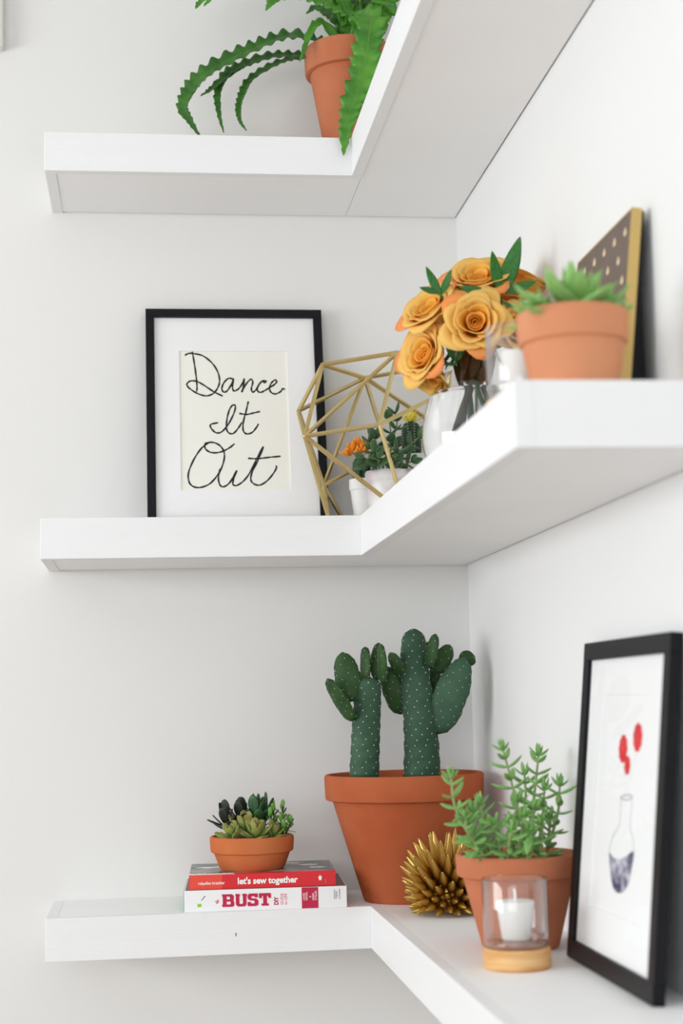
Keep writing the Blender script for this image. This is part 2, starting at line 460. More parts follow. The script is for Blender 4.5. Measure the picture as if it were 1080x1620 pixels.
s_top = shelf('top white L-shaped floating shelf in the corner with the fern on it', ZT, .67089)
s_mid = shelf('middle white L-shaped floating shelf holding the lettered print and the roses', ZM, .67756)
s_low = shelf('bottom white L-shaped floating shelf carrying the books and the big cactus', ZB, .67094)
q = rel(s_low, (-0.4009,-0.21,1.1527))
part('nail_hole', ([(q[0]+dx, -.0004, q[2]+dz) for dx, dz in ((-.0012,.0015),(.0006,.002),(.0010,-.0025),(-.0002,-.003),(-.0006,0))], [(0,1,2,3,4)]), 'hole', s_low, label='small dark nail hole')

# ------------------------------------------------------------------ terracotta pots
def pot_parts(root, rb, rt, rr, h, rim, m, soil='soil', soil_drop=.012, n=56, th=.006):
    """body, rim band and soil; rb base, rt body under the rim, rr rim radius, h height, rim band height"""
    zr = h-rim
    body = lathe([(0, 0), (rb-.003, 0), (rb, .003), (rt, zr-.002), (rt, zr+.004), (rt-th, zr+.004), (rb-th+.001, .008), (0, .008)], n)
    p = part('pot', body, m, root, True)
    sharp(p)
    rb_ = part('rim', lathe([(rt-.0015, zr), (rr-.0035, zr), (rr-.0008, zr+.0012), (rr, zr+.004), (rr+.0012, h-.004), (rr+.0002, h-.0012), (rr-.002, h), (rr-th+.001, h-.0005), (rr-th-.001, h-.004), (rt-th, zr+.001)], n, True), m, p, True)
    sharp(rb_)
    rs = rr-th-.001; zs = h-soil_drop
    V, F = [(0, 0, zs+.002)], []
    r_ = random.Random(3); rows = 7
    for i in range(1, rows+1):
        for k in range(28):
            a = 2*PI*k/28; r = rs*i/rows
            V.append((r*math.cos(a), r*math.sin(a), zs+(r_.uniform(-.0022, .0022) if i < rows else 0)))
    for k in range(28): F.append((0, 1+k, 1+(k+1) % 28))
    for i in range(rows-1):
        for k in range(28):
            j = (k+1) % 28; F.append((1+i*28+k, 1+(i+1)*28+k, 1+(i+1)*28+j, 1+i*28+j))
    part('soil', (V, F), soil, root, True)
    return p

def sharp(o, ang=35):
    me = o.data
    bm = bmesh.new(); bm.from_mesh(me)
    bmesh.ops.recalc_face_normals(bm, faces=bm.faces)
    for e in bm.edges:
        if len(e.link_faces) == 2 and e.calc_face_angle(0) > math.radians(ang): e.smooth = False
    bm.to_mesh(me); bm.free()

# ------------------------------------------------------------------ fern in a terracotta pot, top shelf
fern = thing('potted_fern', 'terracotta pot of green fern with ruffled drooping fronds on the top shelf', 'plant', (-.192, -.115, ZT))
pot_parts(fern, .040, .0625, .0705, .180, .042, 'terra', soil_drop=.014)
def frond(path, width, normal, m='fern', ruf=.22, waves=None, taper=(.12, .9), n=150, seed=0, rib=True, fold=.25):
    P = spline(path, n); r_ = random.Random(seed)
    L = sum(np.linalg.norm(P[i+1]-P[i]) for i in range(n-1))
    wv = waves or max(5, L/.0115)
    us = [-1, -.6, 0, .6, 1]; G = []; mid = []
    for i in range(n):
        t = i/(n-1); T = nrm(P[min(i+1, n-1)]-P[max(i-1, 0)])
        N = vec(normal(t)) if callable(normal) else vec(normal)
        N = nrm(N-T*np.dot(N, T)); S = np.cross(T, N)
        w = width*min(1, (t+.05)/taper[0])**.7*min(1, (1-t)/(1-taper[1]*.55)+.0)**.75+.0004
        row = []
        for u in us:
            sg = 1 if u > 0 else -1
            ph = 2*PI*wv*t+sg*.9+seed+1.1*math.sin(9.3*t+seed*1.7+sg)+.7*math.sin(23*t+seed*2.3+sg*2)
            fr_ = (ph/(2*PI)) % 1.0; saw = min(1.0, (1-fr_)*1.25)*(.55+.45*min(1, fr_*5))   # toothed, lobed margin
            ww = w*((.70+.38*saw+.07*math.sin(31*t+seed+sg)) if abs(u) > .9 else (.93+.07*saw))
            off = (ruf*w*math.sin(ph)*abs(u)**2) + fold*w*abs(u)
            row.append(P[i]+S*u*ww+N*off)
        G.append(row); mid.append(P[i]-N*.0001)
    f = part('frond', grid_shell(G, .0007), m, fern, True)
    if rib:
        part('midrib', tube(mid[::4], [max(.0003, width*.07*(1-.8*k/len(mid[::4]))) for k in range(len(mid[::4]))], 6), 'fern_rib', f, True)
    return f
fr = lambda l: rel(fern, l)
VN = (-.15, -.75, .6)
def nflip(a, b):
    a, b = vec(a), vec(b); return lambda t: a*(1-t)+b*t
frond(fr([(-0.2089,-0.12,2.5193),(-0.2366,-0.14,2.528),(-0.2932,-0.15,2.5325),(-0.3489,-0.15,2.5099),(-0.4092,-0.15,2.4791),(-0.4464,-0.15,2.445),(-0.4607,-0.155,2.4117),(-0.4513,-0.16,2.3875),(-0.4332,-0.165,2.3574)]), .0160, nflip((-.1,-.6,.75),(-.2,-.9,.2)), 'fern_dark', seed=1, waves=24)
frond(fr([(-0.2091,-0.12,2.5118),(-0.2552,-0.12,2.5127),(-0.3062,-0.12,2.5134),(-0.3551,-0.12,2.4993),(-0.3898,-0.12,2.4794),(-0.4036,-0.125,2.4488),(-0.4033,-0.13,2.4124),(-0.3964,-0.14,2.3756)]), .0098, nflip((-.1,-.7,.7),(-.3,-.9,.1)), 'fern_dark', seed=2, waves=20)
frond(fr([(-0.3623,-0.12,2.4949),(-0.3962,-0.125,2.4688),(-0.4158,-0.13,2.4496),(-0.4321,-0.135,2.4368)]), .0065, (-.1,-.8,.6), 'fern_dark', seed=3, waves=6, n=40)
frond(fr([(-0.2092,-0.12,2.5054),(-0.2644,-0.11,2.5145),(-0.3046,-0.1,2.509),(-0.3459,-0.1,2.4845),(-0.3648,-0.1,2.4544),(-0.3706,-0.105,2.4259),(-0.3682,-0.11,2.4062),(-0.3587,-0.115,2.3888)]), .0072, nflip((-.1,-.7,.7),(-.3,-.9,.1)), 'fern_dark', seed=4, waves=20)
frond(fr([(-0.1843,-0.13,2.5264),(-0.1758,-0.165,2.5641),(-0.1655,-0.19,2.548),(-0.1709,-0.2,2.5123),(-0.1778,-0.205,2.4636),(-0.1946,-0.21,2.4151),(-0.2081,-0.215,2.3772),(-0.2144,-0.22,2.3449),(-0.2188,-0.225,2.3119)]), .0240, nflip((0,-.85,.5),(-.25,-.95,.1)), 'fern', seed=5, waves=17, ruf=.2, taper=(.25, .95))
frond(fr([(-0.1822,-0.115,2.5328),(-0.1913,-0.13,2.574),(-0.2211,-0.15,2.5874),(-0.2575,-0.16,2.5964),(-0.2933,-0.165,2.595),(-0.317,-0.17,2.5815),(-0.3297,-0.175,2.5631)]), .021, nflip((-.2,-.8,.5),(-.2,-.9,.3)), 'fern', seed=6, waves=15, taper=(.2, .8))
frond(fr([(-0.172,-0.115,2.5278),(-0.1434,-0.14,2.5711),(-0.1335,-0.16,2.5942),(-0.1309,-0.17,2.632),(-0.1464,-0.18,2.6795)]), .021, (-.1,-.9,.2), 'fern', seed=7, waves=10)
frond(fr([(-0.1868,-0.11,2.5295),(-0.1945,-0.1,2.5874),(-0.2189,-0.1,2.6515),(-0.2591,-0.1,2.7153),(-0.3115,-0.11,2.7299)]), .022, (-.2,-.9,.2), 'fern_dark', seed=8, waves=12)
frond(fr([(-0.2048,-0.13,2.5258),(-0.2308,-0.14,2.5577),(-0.2472,-0.15,2.5549),(-0.2599,-0.16,2.5323),(-0.2679,-0.165,2.509),(-0.277,-0.17,2.4827)]), .0075, (-.2,-.9,.3), 'fern', seed=9, waves=6, n=40)
frond(fr([(-0.1829,-0.12,2.5307),(-0.2132,-0.13,2.6054),(-0.2856,-0.15,2.6574),(-0.3571,-0.16,2.652),(-0.4032,-0.17,2.612),(-0.4307,-0.175,2.5755),(-0.4399,-0.18,2.5605)]), .0125, (-.1,-.85,.5), 'fern', seed=10, waves=14)
frond(fr([(-0.1829,-0.12,2.5307),(-0.2043,-0.14,2.6011),(-0.2475,-0.17,2.6384),(-0.3293,-0.19,2.6467),(-0.38,-0.2,2.6141),(-0.4125,-0.21,2.5702),(-0.4283,-0.21,2.5513)]), .0145, (-.1,-.85,.5), 'fern', seed=11, waves=14)
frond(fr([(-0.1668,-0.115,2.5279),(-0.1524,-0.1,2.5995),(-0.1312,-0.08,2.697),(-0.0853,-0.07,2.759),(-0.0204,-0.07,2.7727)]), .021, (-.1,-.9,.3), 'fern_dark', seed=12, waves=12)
frond(fr([(-.195,-.11,2.51),(-.17,-.13,2.60),(-.12,-.15,2.64),(-.06,-.17,2.60),(-.03,-.18,2.52)]), .02, (0,-.3,.9), 'fern', seed=13, waves=12)
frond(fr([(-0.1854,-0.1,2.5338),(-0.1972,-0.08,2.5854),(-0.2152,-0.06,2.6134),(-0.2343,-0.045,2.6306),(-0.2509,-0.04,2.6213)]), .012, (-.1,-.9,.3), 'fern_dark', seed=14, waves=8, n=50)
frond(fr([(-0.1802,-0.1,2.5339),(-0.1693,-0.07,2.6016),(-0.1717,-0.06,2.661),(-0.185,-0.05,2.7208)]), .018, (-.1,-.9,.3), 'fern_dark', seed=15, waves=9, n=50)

# ------------------------------------------------------------------ picture frames
def frame_parts(root, w, h, face, depth, m='black', recess=.003):
    """local x across, z up, front face at y=0"""
    b = .0008
    part('frame_rail', bbox(0, w, 0, depth, h-face, h, b), m, root)
    part('frame_rail', bbox(0, w, 0, depth, 0, face, b), m, root)
    part('frame_rail', bbox(0, face, 0.0002, depth, face, h-face, b), m, root)
    part('frame_rail', bbox(w-face, w, 0.0002, depth, face, h-face, b), m, root)
    part('backing_board', box(face*.5, w-face*.5, depth-.003, depth-.0005, face*.5, h-face*.5), m, root)

fw, fh = .2865, .3640
dance = thing('picture_frame', 'black framed cursive lettering print in white mat, leaning on the back wall', 'picture', (-.52125, -.071, ZM+.0025), (-.1378, 0, 0))
frame_parts(dance, fw, fh, .0138, .018)
def vplate(x0, x1, z0, z1, y0, y1): return box(x0, x1, y0, y1, z0, z1)
(px0, pz1), (px1, pz0) = [(0.0531,0.2933),(0.2277,0.059)]
fm = .0134
part('mat_board', join(vplate(fm, px0, fm, fh-fm, .0065, .009), vplate(px1, fw-fm, fm, fh-fm, .0065, .009), vplate(px0, px1, fm, pz0, .0065, .009), vplate(px0, px1, pz1, fh-fm, .0065, .009)), 'mat_board', dance)
pr = part('print', vplate(px0-.004, px1+.004, pz0-.004, pz1+.004, .0085, .0105), 'paper_cream', dance)
strokes = [
 [(0.0747,0.2928),(0.0774,0.2742),(0.08,0.2518),(0.0812,0.2327),(0.0805,0.2248)],
 [(0.0626,0.2864),(0.068,0.2896),(0.0771,0.2896),(0.0921,0.2855),(0.1069,0.2727),(0.1156,0.2567),(0.1177,0.2423),(0.1145,0.2312),(0.1074,0.2216),(0.0968,0.2175),(0.0849,0.22),(0.073,0.227),(0.0656,0.2343),(0.066,0.2391),(0.0718,0.2429),(0.0822,0.2416),(0.0941,0.2343),(0.1075,0.2248),(0.1223,0.2169)],
 [(0.1401,0.2462),(0.132,0.2471),(0.1243,0.2392),(0.1211,0.2296),(0.124,0.2239),(0.13,0.2264),(0.1369,0.2376),(0.1404,0.2462),(0.1383,0.2334),(0.1406,0.2258),(0.1482,0.2296),(0.1538,0.2376),(0.1577,0.2462),(0.1562,0.2344),(0.1532,0.2242),(0.1605,0.2376),(0.1682,0.2456),(0.1714,0.2408),(0.1687,0.2296),(0.171,0.2239),(0.1765,0.228),(0.1804,0.2354),(0.1863,0.2424),(0.1927,0.2431),(0.1908,0.2399),(0.1863,0.2421),(0.1804,0.2354),(0.1783,0.2274),(0.1831,0.2233),(0.1904,0.2265),(0.1991,0.2319),(0.2074,0.2377),(0.2103,0.2425),(0.207,0.2444),(0.2014,0.2393),(0.1984,0.2313),(0.2,0.2239),(0.2075,0.2207),(0.2161,0.2249),(0.2196,0.2297),(0.2232,0.2284)],
 [(0.1139,0.172),(0.1019,0.1689),(0.1032,0.1617),(0.1105,0.1551),(0.1195,0.1569),(0.1303,0.1695),(0.1397,0.1884),(0.1421,0.1994),(0.1385,0.202),(0.1329,0.1947),(0.1284,0.1789),(0.1271,0.1632),(0.13,0.1553),(0.1374,0.1537),(0.1451,0.1616),(0.1522,0.1726)],
 [(0.1633,0.208),(0.1593,0.1915),(0.1543,0.1726),(0.154,0.1584),(0.1598,0.153),(0.1689,0.1562),(0.1767,0.1662),(0.1783,0.17)],
 [(0.1481,0.1877),(0.1592,0.1858),(0.1713,0.1883),(0.1819,0.1909)],
 [(0.0983,0.1388),(0.0862,0.1289),(0.074,0.1103),(0.0654,0.0887),(0.0661,0.0733),(0.0733,0.0656),(0.0851,0.0646),(0.1,0.0715),(0.1136,0.0884),(0.1214,0.107),(0.1224,0.1225),(0.116,0.1335),(0.1057,0.1388),(0.0953,0.1382),(0.0917,0.1351),(0.0936,0.1273),(0.1024,0.122),(0.1158,0.1226),(0.1294,0.1287),(0.1394,0.1365)],
 [(0.1152,0.0946),(0.1125,0.0792),(0.1147,0.0683),(0.1205,0.0652),(0.1296,0.0713),(0.1373,0.0836),(0.1419,0.092),(0.1365,0.0775),(0.1354,0.0691),(0.1413,0.0672),(0.1519,0.0743),(0.1626,0.0881),(0.1752,0.1129),(0.1853,0.1316),(0.1767,0.1098),(0.1672,0.0912),(0.1639,0.0788),(0.1667,0.0711),(0.177,0.0673),(0.1891,0.074),(0.1999,0.0863),(0.2056,0.0966),(0.2042,0.0994)],
 [(0.1603,0.1121),(0.1752,0.1114),(0.1932,0.1135),(0.2128,0.1153)]]
def ink(stk, r, y, close=1.0, n=8):
    P = spline([(u, 0, v) for u, v in stk], max(12, len(stk)*n))
    k = len(P); R = [r*(.72+.4*abs(math.sin(.37*i*8/n+len(stk)))) for i in range(k)]
    V, F = tube(P, R, 6)
    return [(v[0], y+v[1]*.15, v[2]) for v in V], F
words = [('D', strokes[0:2]), ('ance', strokes[2:3]), ('It', strokes[3:6]), ('Out', strokes[6:9])]
for w_, st in words: part('lettering', join(*[ink(s, .00155, .0083) for s in st]), 'ink', pr, True)
part('glazing', vplate(fm, fw-fm, fm, fh-fm, .0035, .0050), 'pane', dance)

# right frame on the bottom shelf
rw, rh = .3125, .3589
vfr = thing('picture_frame', 'black framed print of red flowers in a bottle, leaning on the right wall', 'picture', (-.05, -.725, ZB+.0014), (-.102, 0, -PI/2))
frame_parts(vfr, rw, rh, .0205, .013)
rf = .0200
mo = (.062, .250, .066, .298)
part('mat_board', join(vplate(rf, mo[0], rf, rh-rf, .0050, .0072), vplate(mo[1], rw-rf, rf, rh-rf, .0050, .0072), vplate(mo[0], mo[1], rf, mo[2], .0050, .0072), vplate(mo[0], mo[1], mo[3], rh-rf, .0050, .0072)), 'paper_white', vfr)
pr2 = part('print', vplate(mo[0]-.003, mo[1]+.003, mo[2]-.003, mo[3]+.003, .0069, .009), 'paper_white', vfr)
def shift(l): return [(u-.018, v) for u, v in l]
fl = shift([(0.2205,0.2535),(0.1716,0.2404),(0.1897,0.2234)])
def flat(vf, y): return [(v[0], y-v[2], v[1]) for v in vf[0]], [f[::-1] for f in vf[1]]
for (u, v), r, lb, ph in zip(fl, (.0150, .0150, .0100), (5, 6, 5), (0, 1.2, 2)):
    f_ = part('printed_flower', flat(disc(u, v, r*1.0, r*1.0, 0, 48, .05, lb+4, ph), .0068), 'red', pr2)
    part('flower_eye', flat(disc(u, v, r*.14, r*.14, 0, 10), .0064), 'red_dot', f_)
bo = shift([(0.1713,0.1885),(0.1745,0.1811),(0.1735,0.1667),(0.1714,0.1588),(0.152,0.1463),(0.1432,0.1343),(0.1422,0.125),(0.1493,0.1126),(0.1571,0.1003),(0.1676,0.0925),(0.1832,0.0906),(0.2025,0.0951),(0.2152,0.1053),(0.222,0.1198),(0.2264,0.1328),(0.2242,0.1451),(0.2177,0.1534),(0.2097,0.1604),(0.2098,0.1693),(0.2116,0.1834),(0.2126,0.1919)])
mouth = shift([(0.1713,0.1885),(0.1824,0.1912),(0.1996,0.1927),(0.2126,0.1919),(0.2029,0.1887),(0.1857,0.1872),(0.1713,0.1885)])
part('printed_bottle', join(ink(bo, .0007, .0068), ink(mouth, .0009, .0068)), 'ink_grey', pr2)
lq = shift([(0.1419,0.1271),(0.1591,0.1234),(0.1814,0.124),(0.2066,0.1297),(0.2267,0.1358),(0.222,0.1198),(0.2152,0.1053),(0.2025,0.0951),(0.1832,0.0906),(0.1676,0.0925),(0.1571,0.1003),(0.1493,0.1126)])
part('printed_liquid', flat(poly(lq, 0), .0067), 'ink_blue', pr2)
part('liquid_line', ink(lq+[lq[0]], .0011, .0064), 'ink_blue', pr2)
stems_ = [shift([(0.1884,0.192),(0.1818,0.2088),(0.1741,0.2268)]), shift([(0.1953,0.1924),(0.2009,0.2097),(0.2195,0.2399)])]
part('printed_stems', join(*[ink(s, .0002, .0068, n=6) for s in stems_]), 'ink_grey', pr2)
part('glazing', vplate(rf, rw-rf, rf, rh-rf, .0025, .0036), 'pane', vfr)

# dotted panel with a gold edge on the middle shelf
gp = thing('dotted_wall_art', 'taupe square panel with gold teardrop dots and gold edge, behind the succulent pot', 'picture', (-.0462, -.79, ZM+.0016), (-.1128, 0, -PI/2))
gw, gh = .2105, .2266
part('face_panel', box(.0015, gw-.0015, 0.0004, .0105, .0015, gh-.0015), 'taupe', gp)
e_ = .0016
part('gold_edge', join(box(0, gw, 0, .011, gh-e_, gh), box(0, gw, 0, .011, 0, e_), box(0, e_, 0, .011, e_, gh-e_), box(gw-e_, gw, 0, .011, e_, gh-e_)), 'gold_edge', gp, label='gold painted edge')
part('backing_board', box(.002, gw-.002, .0111, .0140, .002, gh-.002), 'black', gp)  # black board added to darken the shaded gap behind the panel
def tear(u, v, s):
    pts = [(u+s*.62*math.sin(2*PI*k/16)*(1 if True else 0)*(1-.75*max(0, math.cos(2*PI*k/16))**1.2), v+s*(math.cos(2*PI*k/16)*(1.0 if math.cos(2*PI*k/16) > 0 else .5))) for k in range(16)]
    return flat(poly(pts, 0, .0003), 0.0002)
dm = None
for r in range(8):
    for c in range(6 if r % 2 == 0 else 5):
        u, v = gw-.020-c*.0385-(.019 if r % 2 else 0), gh-.022-r*.0262
        if u < .008: continue
        if dm is None:
            tv = tear(0, 0, .0064); dm = mesh('gold_dot', tv[0], tv[1], 'copper_dot')
        put('gold_dot', dm, gp, Matrix.Translation((u, 0, v)))
# black wedge added to paint the shade in the gap behind the panel
part('gap_shade_wedge', ([(gw-.012,.0142,gh-.05),(gw-.012,.0142,.004),(gw-.012,.036,.0040),(gw-.015,.0142,gh-.05),(gw-.015,.0142,.004),(gw-.015,.036,.0040)], [(0,1,2),(5,4,3),(0,3,4,1),(1,4,5,2),(2,5,3,0)]), 'black', gp)

# ------------------------------------------------------------------ brass geometric ornament
geo = thing('geometric_ornament', 'brass wire polyhedron ornament of straight rods beside the lettered print', 'ornament', (-.17, -.11, ZM))
GV = dict(A=(-0.2443,-0.105,2.0113), B=(-0.1301,-0.14,2.0232), C=(-0.285,-0.115,1.9353), D=(-0.2827,-0.18,1.8841), E=(-0.1697,-0.195,1.8988), F=(-0.1679,-0.04,2.0035),
          G=(-0.2436,-0.078,1.8222), J=(-0.0614,-0.165,1.9547), R=(-0.053,-0.06,2.0204), S=(-0.0513,-0.035,1.9269), H=(-0.2428,-0.13,1.7656)[:2]+(ZM+.0035,), K=(-.128,-.170,ZM+.0035), N=(-.205,-.045,ZM+.0035), O=(-.075,-.075,ZM+.0035), Q=(-0.0467,-0.12,1.8633))
for k in GV: GV[k] = rel(geo, GV[k])
for e in 'AB AC AD AF BD BE BR BJ CD CF CG DE DH DK EF EJ EK FR FG FS HK HG HN KO NO GN GS JR JS JQ SR SO QK QO QS'.split():
    part('rod', tube([GV[e[0]], GV[e[1]]], .0036, 6), 'gold', geo)
V_, F_ = lathe([(0, -.0036), (.0026, -.0026), (.0036, 0), (.0026, .0026), (0, .0036)], 8)
jm = mesh('joint', V_, F_, 'gold', True)
for k in GV:
    if GV[k] is not None: put('joint', jm, geo, Matrix.Translation(Vector(GV[k])))

# ------------------------------------------------------------------ three small white pots
def white_pot(root, rb, rt, rr, h, rim, m, th=.003):
    body = part('pot', lathe([(0, 0), (rb-.002, 0), (rb, .002), (rt, h-rim-.001), (rt, h-rim+.002), (rt-th, h-rim+.002), (rb-th, .005), (0, .005)], 36), m, root, True); sharp(body)
    q = part('rim', lathe([(rt-.001, h-rim), (rr-.001, h-rim), (rr, h-rim+.001), (rr, h-.0012), (rr-.001, h), (rr-th+.0005, h), (rr-th, h-.001), (rt-th, h-rim)], 36, True), m, body, True); sharp(q)
    part('soil', lathe([(0, h-.0055), (rr-th-.0003, h-.0065), (rr-th-.0003, h-.012), (0, h-.012)], 24), 'soil', root)

ca = thing('potted_cactus', 'tiny white pot of dark cactus topped with an orange bloom, inside the brass rods', 'plant', (-.186, -.098, ZM))
white_pot(ca, .0125, .0175, .0195, .0700, .018, 'white_pot')
def ribbed(h, r, ribs, depth, rows=14, n=60, dome=.3):
    V, F = [(0, 0, 0)], []
    for i in range(rows+1):
        t = i/rows; rr = r*(1 if t < 1-dome else math.sqrt(max(0, 1-((t-1+dome)/dome)**2)))
        rr = max(rr, .0006)*(0.86+.14*min(1, t*4))
        for k in range(n):
            a = 2*PI*k/n; q = rr*(1-depth*(.5-.5*math.cos(ribs*a)))
            V.append((q*math.cos(a), q*math.sin(a), h*t))
    V.append((0, 0, h))
    for k in range(n): F.append((0, 1+(k+1) % n, 1+k)); F.append((len(V)-1, 1+rows*n+k, 1+rows*n+(k+1) % n))
    for i in range(rows):
        for k in range(n): j = (k+1) % n; F.append((1+i*n+k, 1+i*n+j, 1+(i+1)*n+j, 1+(i+1)*n+k))
    return V, F
def dots(pts, r, n=5):
    vfs = []
    for p, nr in pts:
        nr = nrm(nr); a = nrm(np.cross(nr, (0.3, .5, .81))); b = np.cross(nr, a); p = vec(p)
        V = [p+r*(math.cos(2*PI*k/n)*a+math.sin(2*PI*k/n)*b) for k in range(n)]+[p+nr*r*.7]
        vfs.append((V, [(k, (k+1) % n, n) for k in range(n)]))
    return join(*vfs)
st = part('stem', ribbed(.047, .0145, 6, .28), 'cactus_dark', ca, True, Matrix.Translation((.001, .002, .060)))
part('spines', dots([((.0142*math.cos(a), .0142*math.sin(a), z), (math.cos(a), math.sin(a), .3)) for a in [2*PI*k/6 for k in range(6)] for z in np.arange(.008, .036, .006)], .0007), 'areole', st, kind='stuff')
pm = leaf_solid(lambda t: .20*math.sin(PI*min(1, t*1.0))**.8+.02, lambda t: .07, .25, 5, 6)
pme = mesh('petal', pm[0], pm[1], 'orange_fl', True)
r_ = random.Random(5)
for i in range(84):
    a = 2.399*i; e = .15+1.3*(1-i/84); d = (math.cos(a)*math.cos(1.55-e), math.sin(a)*math.cos(1.55-e), math.sin(1.55-e))
    c = r_.choice([(-.014, -.012, .114), (.008, -.012, .116), (-.003, -.006, .120), (-.021, -.012, .106), (-.007, -.018, .104), (.002, -.016, .110)])
    put('petal', pme, ca, aim(vec(c), d, (0, 0, 1), .0165*r_.uniform(.8, 1.15)))

cj = thing('potted_succulent', 'rounded white pot with jade-like succulent on thin stems, inside the brass rods', 'plant', (-.1445, -.122, ZM))
body = part('pot', lathe([(0, 0), (.024, 0), (.030, .006), (.0345, .030), (.0362, .058), (.0372, .0605), (.0385, .062), (.0388, .076), (.0376, .0785), (.0362, .0785), (.0352, .076), (.0335, .060), (.028, .010), (0, .010)], 44), 'marble_pot', cj, True); sharp(body, 50)
part('soil', lathe([(0, .073), (.0353, .072), (.0348, .064), (0, .064)], 24), 'soil', cj)
ov = leaf_solid(lambda t: .30*math.sin(PI*t**.8)**.7+.03, lambda t: .10*math.sin(PI*t)**.6+.015, .12, 7, 8)
ovm = mesh('leaf', ov[0], ov[1], 'jade', True)
CAMD = nrm((-.36, -2.4, -.3))
stems = [[(-0.1582,-0.14,1.8388),(-0.1505,-0.14,1.8656),(-0.1438,-0.14,1.8905),(-0.1461,-0.14,1.9165)], [(-0.1647,-0.15,1.8373),(-0.1709,-0.155,1.8534),(-0.1772,-0.16,1.8655),(-0.1809,-0.16,1.8773)], [(-0.1481,-0.12,1.8417),(-0.1373,-0.11,1.8855),(-0.1284,-0.11,1.9158),(-0.131,-0.11,1.931)], [(-0.1433,-0.14,1.8387),(-0.1324,-0.15,1.857),(-0.1208,-0.16,1.8692),(-0.1053,-0.17,1.8833)], [(-0.1651,-0.12,1.8418),(-0.1619,-0.11,1.8704),(-0.1634,-0.11,1.8906)], [(-0.1647,-0.15,1.8373),(-0.1693,-0.17,1.8481),(-0.1724,-0.18,1.8593)], [(-0.1498,-0.15,1.8373),(-0.1458,-0.17,1.846),(-0.1404,-0.175,1.857)], [(-0.1681,-0.14,1.8389),(-0.1783,-0.15,1.8443),(-0.1888,-0.155,1.8486)], [(-0.1433,-0.14,1.8387),(-0.1249,-0.15,1.8441),(-0.1156,-0.155,1.8482)]]
r_ = random.Random(11)
for si, s in enumerate(stems):
    P = spline(rel(cj, s), 12)
    so = part('stem', tube(P, [.0016*(1-.4*k/12) for k in range(12)], 6), 'jade_stem', cj, True)
    n = 4 if len(s) == 4 else 3
    for k in range(n):
        t = .25+.75*k/(n-1); i = min(10, int(t*11)); T = nrm(P[i+1]-P[i]); p = P[min(11, round(t*11))]
        for sd in (0, PI):
            a = sd+k*PI/2*.9+si; u = nrm(np.cross(T, (0.2, -.9, .3))); w = np.cross(T, u)
            d = nrm(math.cos(a)*u+math.sin(a)*w); d = nrm(d*.9+T*(.5 if k < n-1 else 1.1))
            put('leaf', ovm, so, aim(p, d, T, .0225*r_.uniform(.75, 1.15)))

cc = thing('potted_cactus', 'white pot with a ribbed columnar cactus topped with a yellow bloom, behind the jade-like succulent', 'plant', (-.088, -.062, ZM))
white_pot(cc, .020, .0275, .0300, .1130, .024, 'white_pot')
st = part('stem', ribbed(.066, .0158, 9, .25, dome=.22), 'cactus_dark', cc, True, Matrix.Translation((-.010, 0, .104)))
part('spines', dots([((.0158*math.cos(a), .0158*math.sin(a), z), (math.cos(a), math.sin(a), .2)) for a in [2*PI*k/9 for k in range(9)] for z in np.arange(.006, .062, .0045)], .0009), 'areole', st, kind='stuff')
pme2 = mesh('petal', pm[0], pm[1], 'yellow_fl', True)
for i in range(26):
    a = 2.399*i; e = 1.35*(1-i/26); d = (math.cos(a)*math.sin(e), math.sin(a)*math.sin(e), math.cos(e))
    put('petal', pme2, cc, aim((-.010, 0, .168), d, (0, 0, 1), .0205*r_.uniform(.8, 1.1)))

# ------------------------------------------------------------------ glass vase and the roses in it
VX, VY = -.1065, -.60
vase = thing('glass_vase', 'round clear glass vase of water holding the orange roses', 'vase', (VX, VY, ZM))
prof = [(.030, 0), (.052, .006), (.064, .022), (.0695, .045), (.0695, .062), (.066, .082), (.0585, .106), (.047, .128), (.036, .147), (.030, .160), (.0285, .168), (.029, .1705)]
pr_ = spline([(a, 0, b) for a, b in prof], 40); po = [(p[0], p[2]) for p in pr_]
th = .0022
pin = [(max(.001, r-th), max(z, .006)) for r, z in po]
part('vessel', lathe([(0, 0)]+po+[(r, z) for r, z in pin[::-1]]+[(0, .006)], 64), 'glass', vase, True)
WZ = .1085
wi = [(r-.0003, z+.0003) for r, z in pin if z < WZ-.001]
rw_ = np.interp(WZ, [z for r, z in po], [r for r, z in po])-th-.0003
part('water', lathe([(0, .0063)]+wi+[(rw_, WZ), (0, WZ-.0005)], 64), 'water', vase, True)

def petal_vf(H, R0, R1, span, curl, lip=.12, wav=0.0, seed=0, rows=9, cols=9, rnd_=1.0):
    """petal standing on the rose axis (+Z), bulging along +X; R0 base radius, R1 rim radius"""
    r_ = random.Random(seed); ph = r_.uniform(0, 6)
    G, A = [], []
    for i in range(rows):
        v = i/(rows-1); row = []
        for j in range(cols):
            u = -1+2*j/(cols-1)
            vt = v*(1-lip*abs(u)**2.2*rnd_)+.03*v*(1-abs(u))
            s = (.35+.65*math.sin(min(1, vt*1.25)*PI/2))
            ang = u*span*s
            r = R0+(R1-R0)*(math.sin(vt*PI/2)**.8)
            c = max(0, (vt-.62)/.38)
            r += curl*c*c
            z = H*vt-abs(curl)*.55*c**3
            r += wav*math.sin(3*u*PI/2+ph)*c
            r *= 1-.10*abs(u)**2*(1-c)
            row.append((r*math.cos(ang), r*math.sin(ang), z)); A.append(vt)
        G.append(row)
    return grid_shell(G, .0007, A)
def core_vf():
    G, A = [], []
    for i in range(8):
        v = i/7; row = []
        for j in range(40):
            q = j/39; a = q*5.2*PI; r = (.0016+.0085*q)*(.55+.6*math.sin(v*PI*.75))
            row.append((r*math.cos(a), r*math.sin(a), .030*v-.004*(1-q)*v)); A.append(.2+.5*v)
        G.append(row)
    return grid_shell(G, .0006, A)
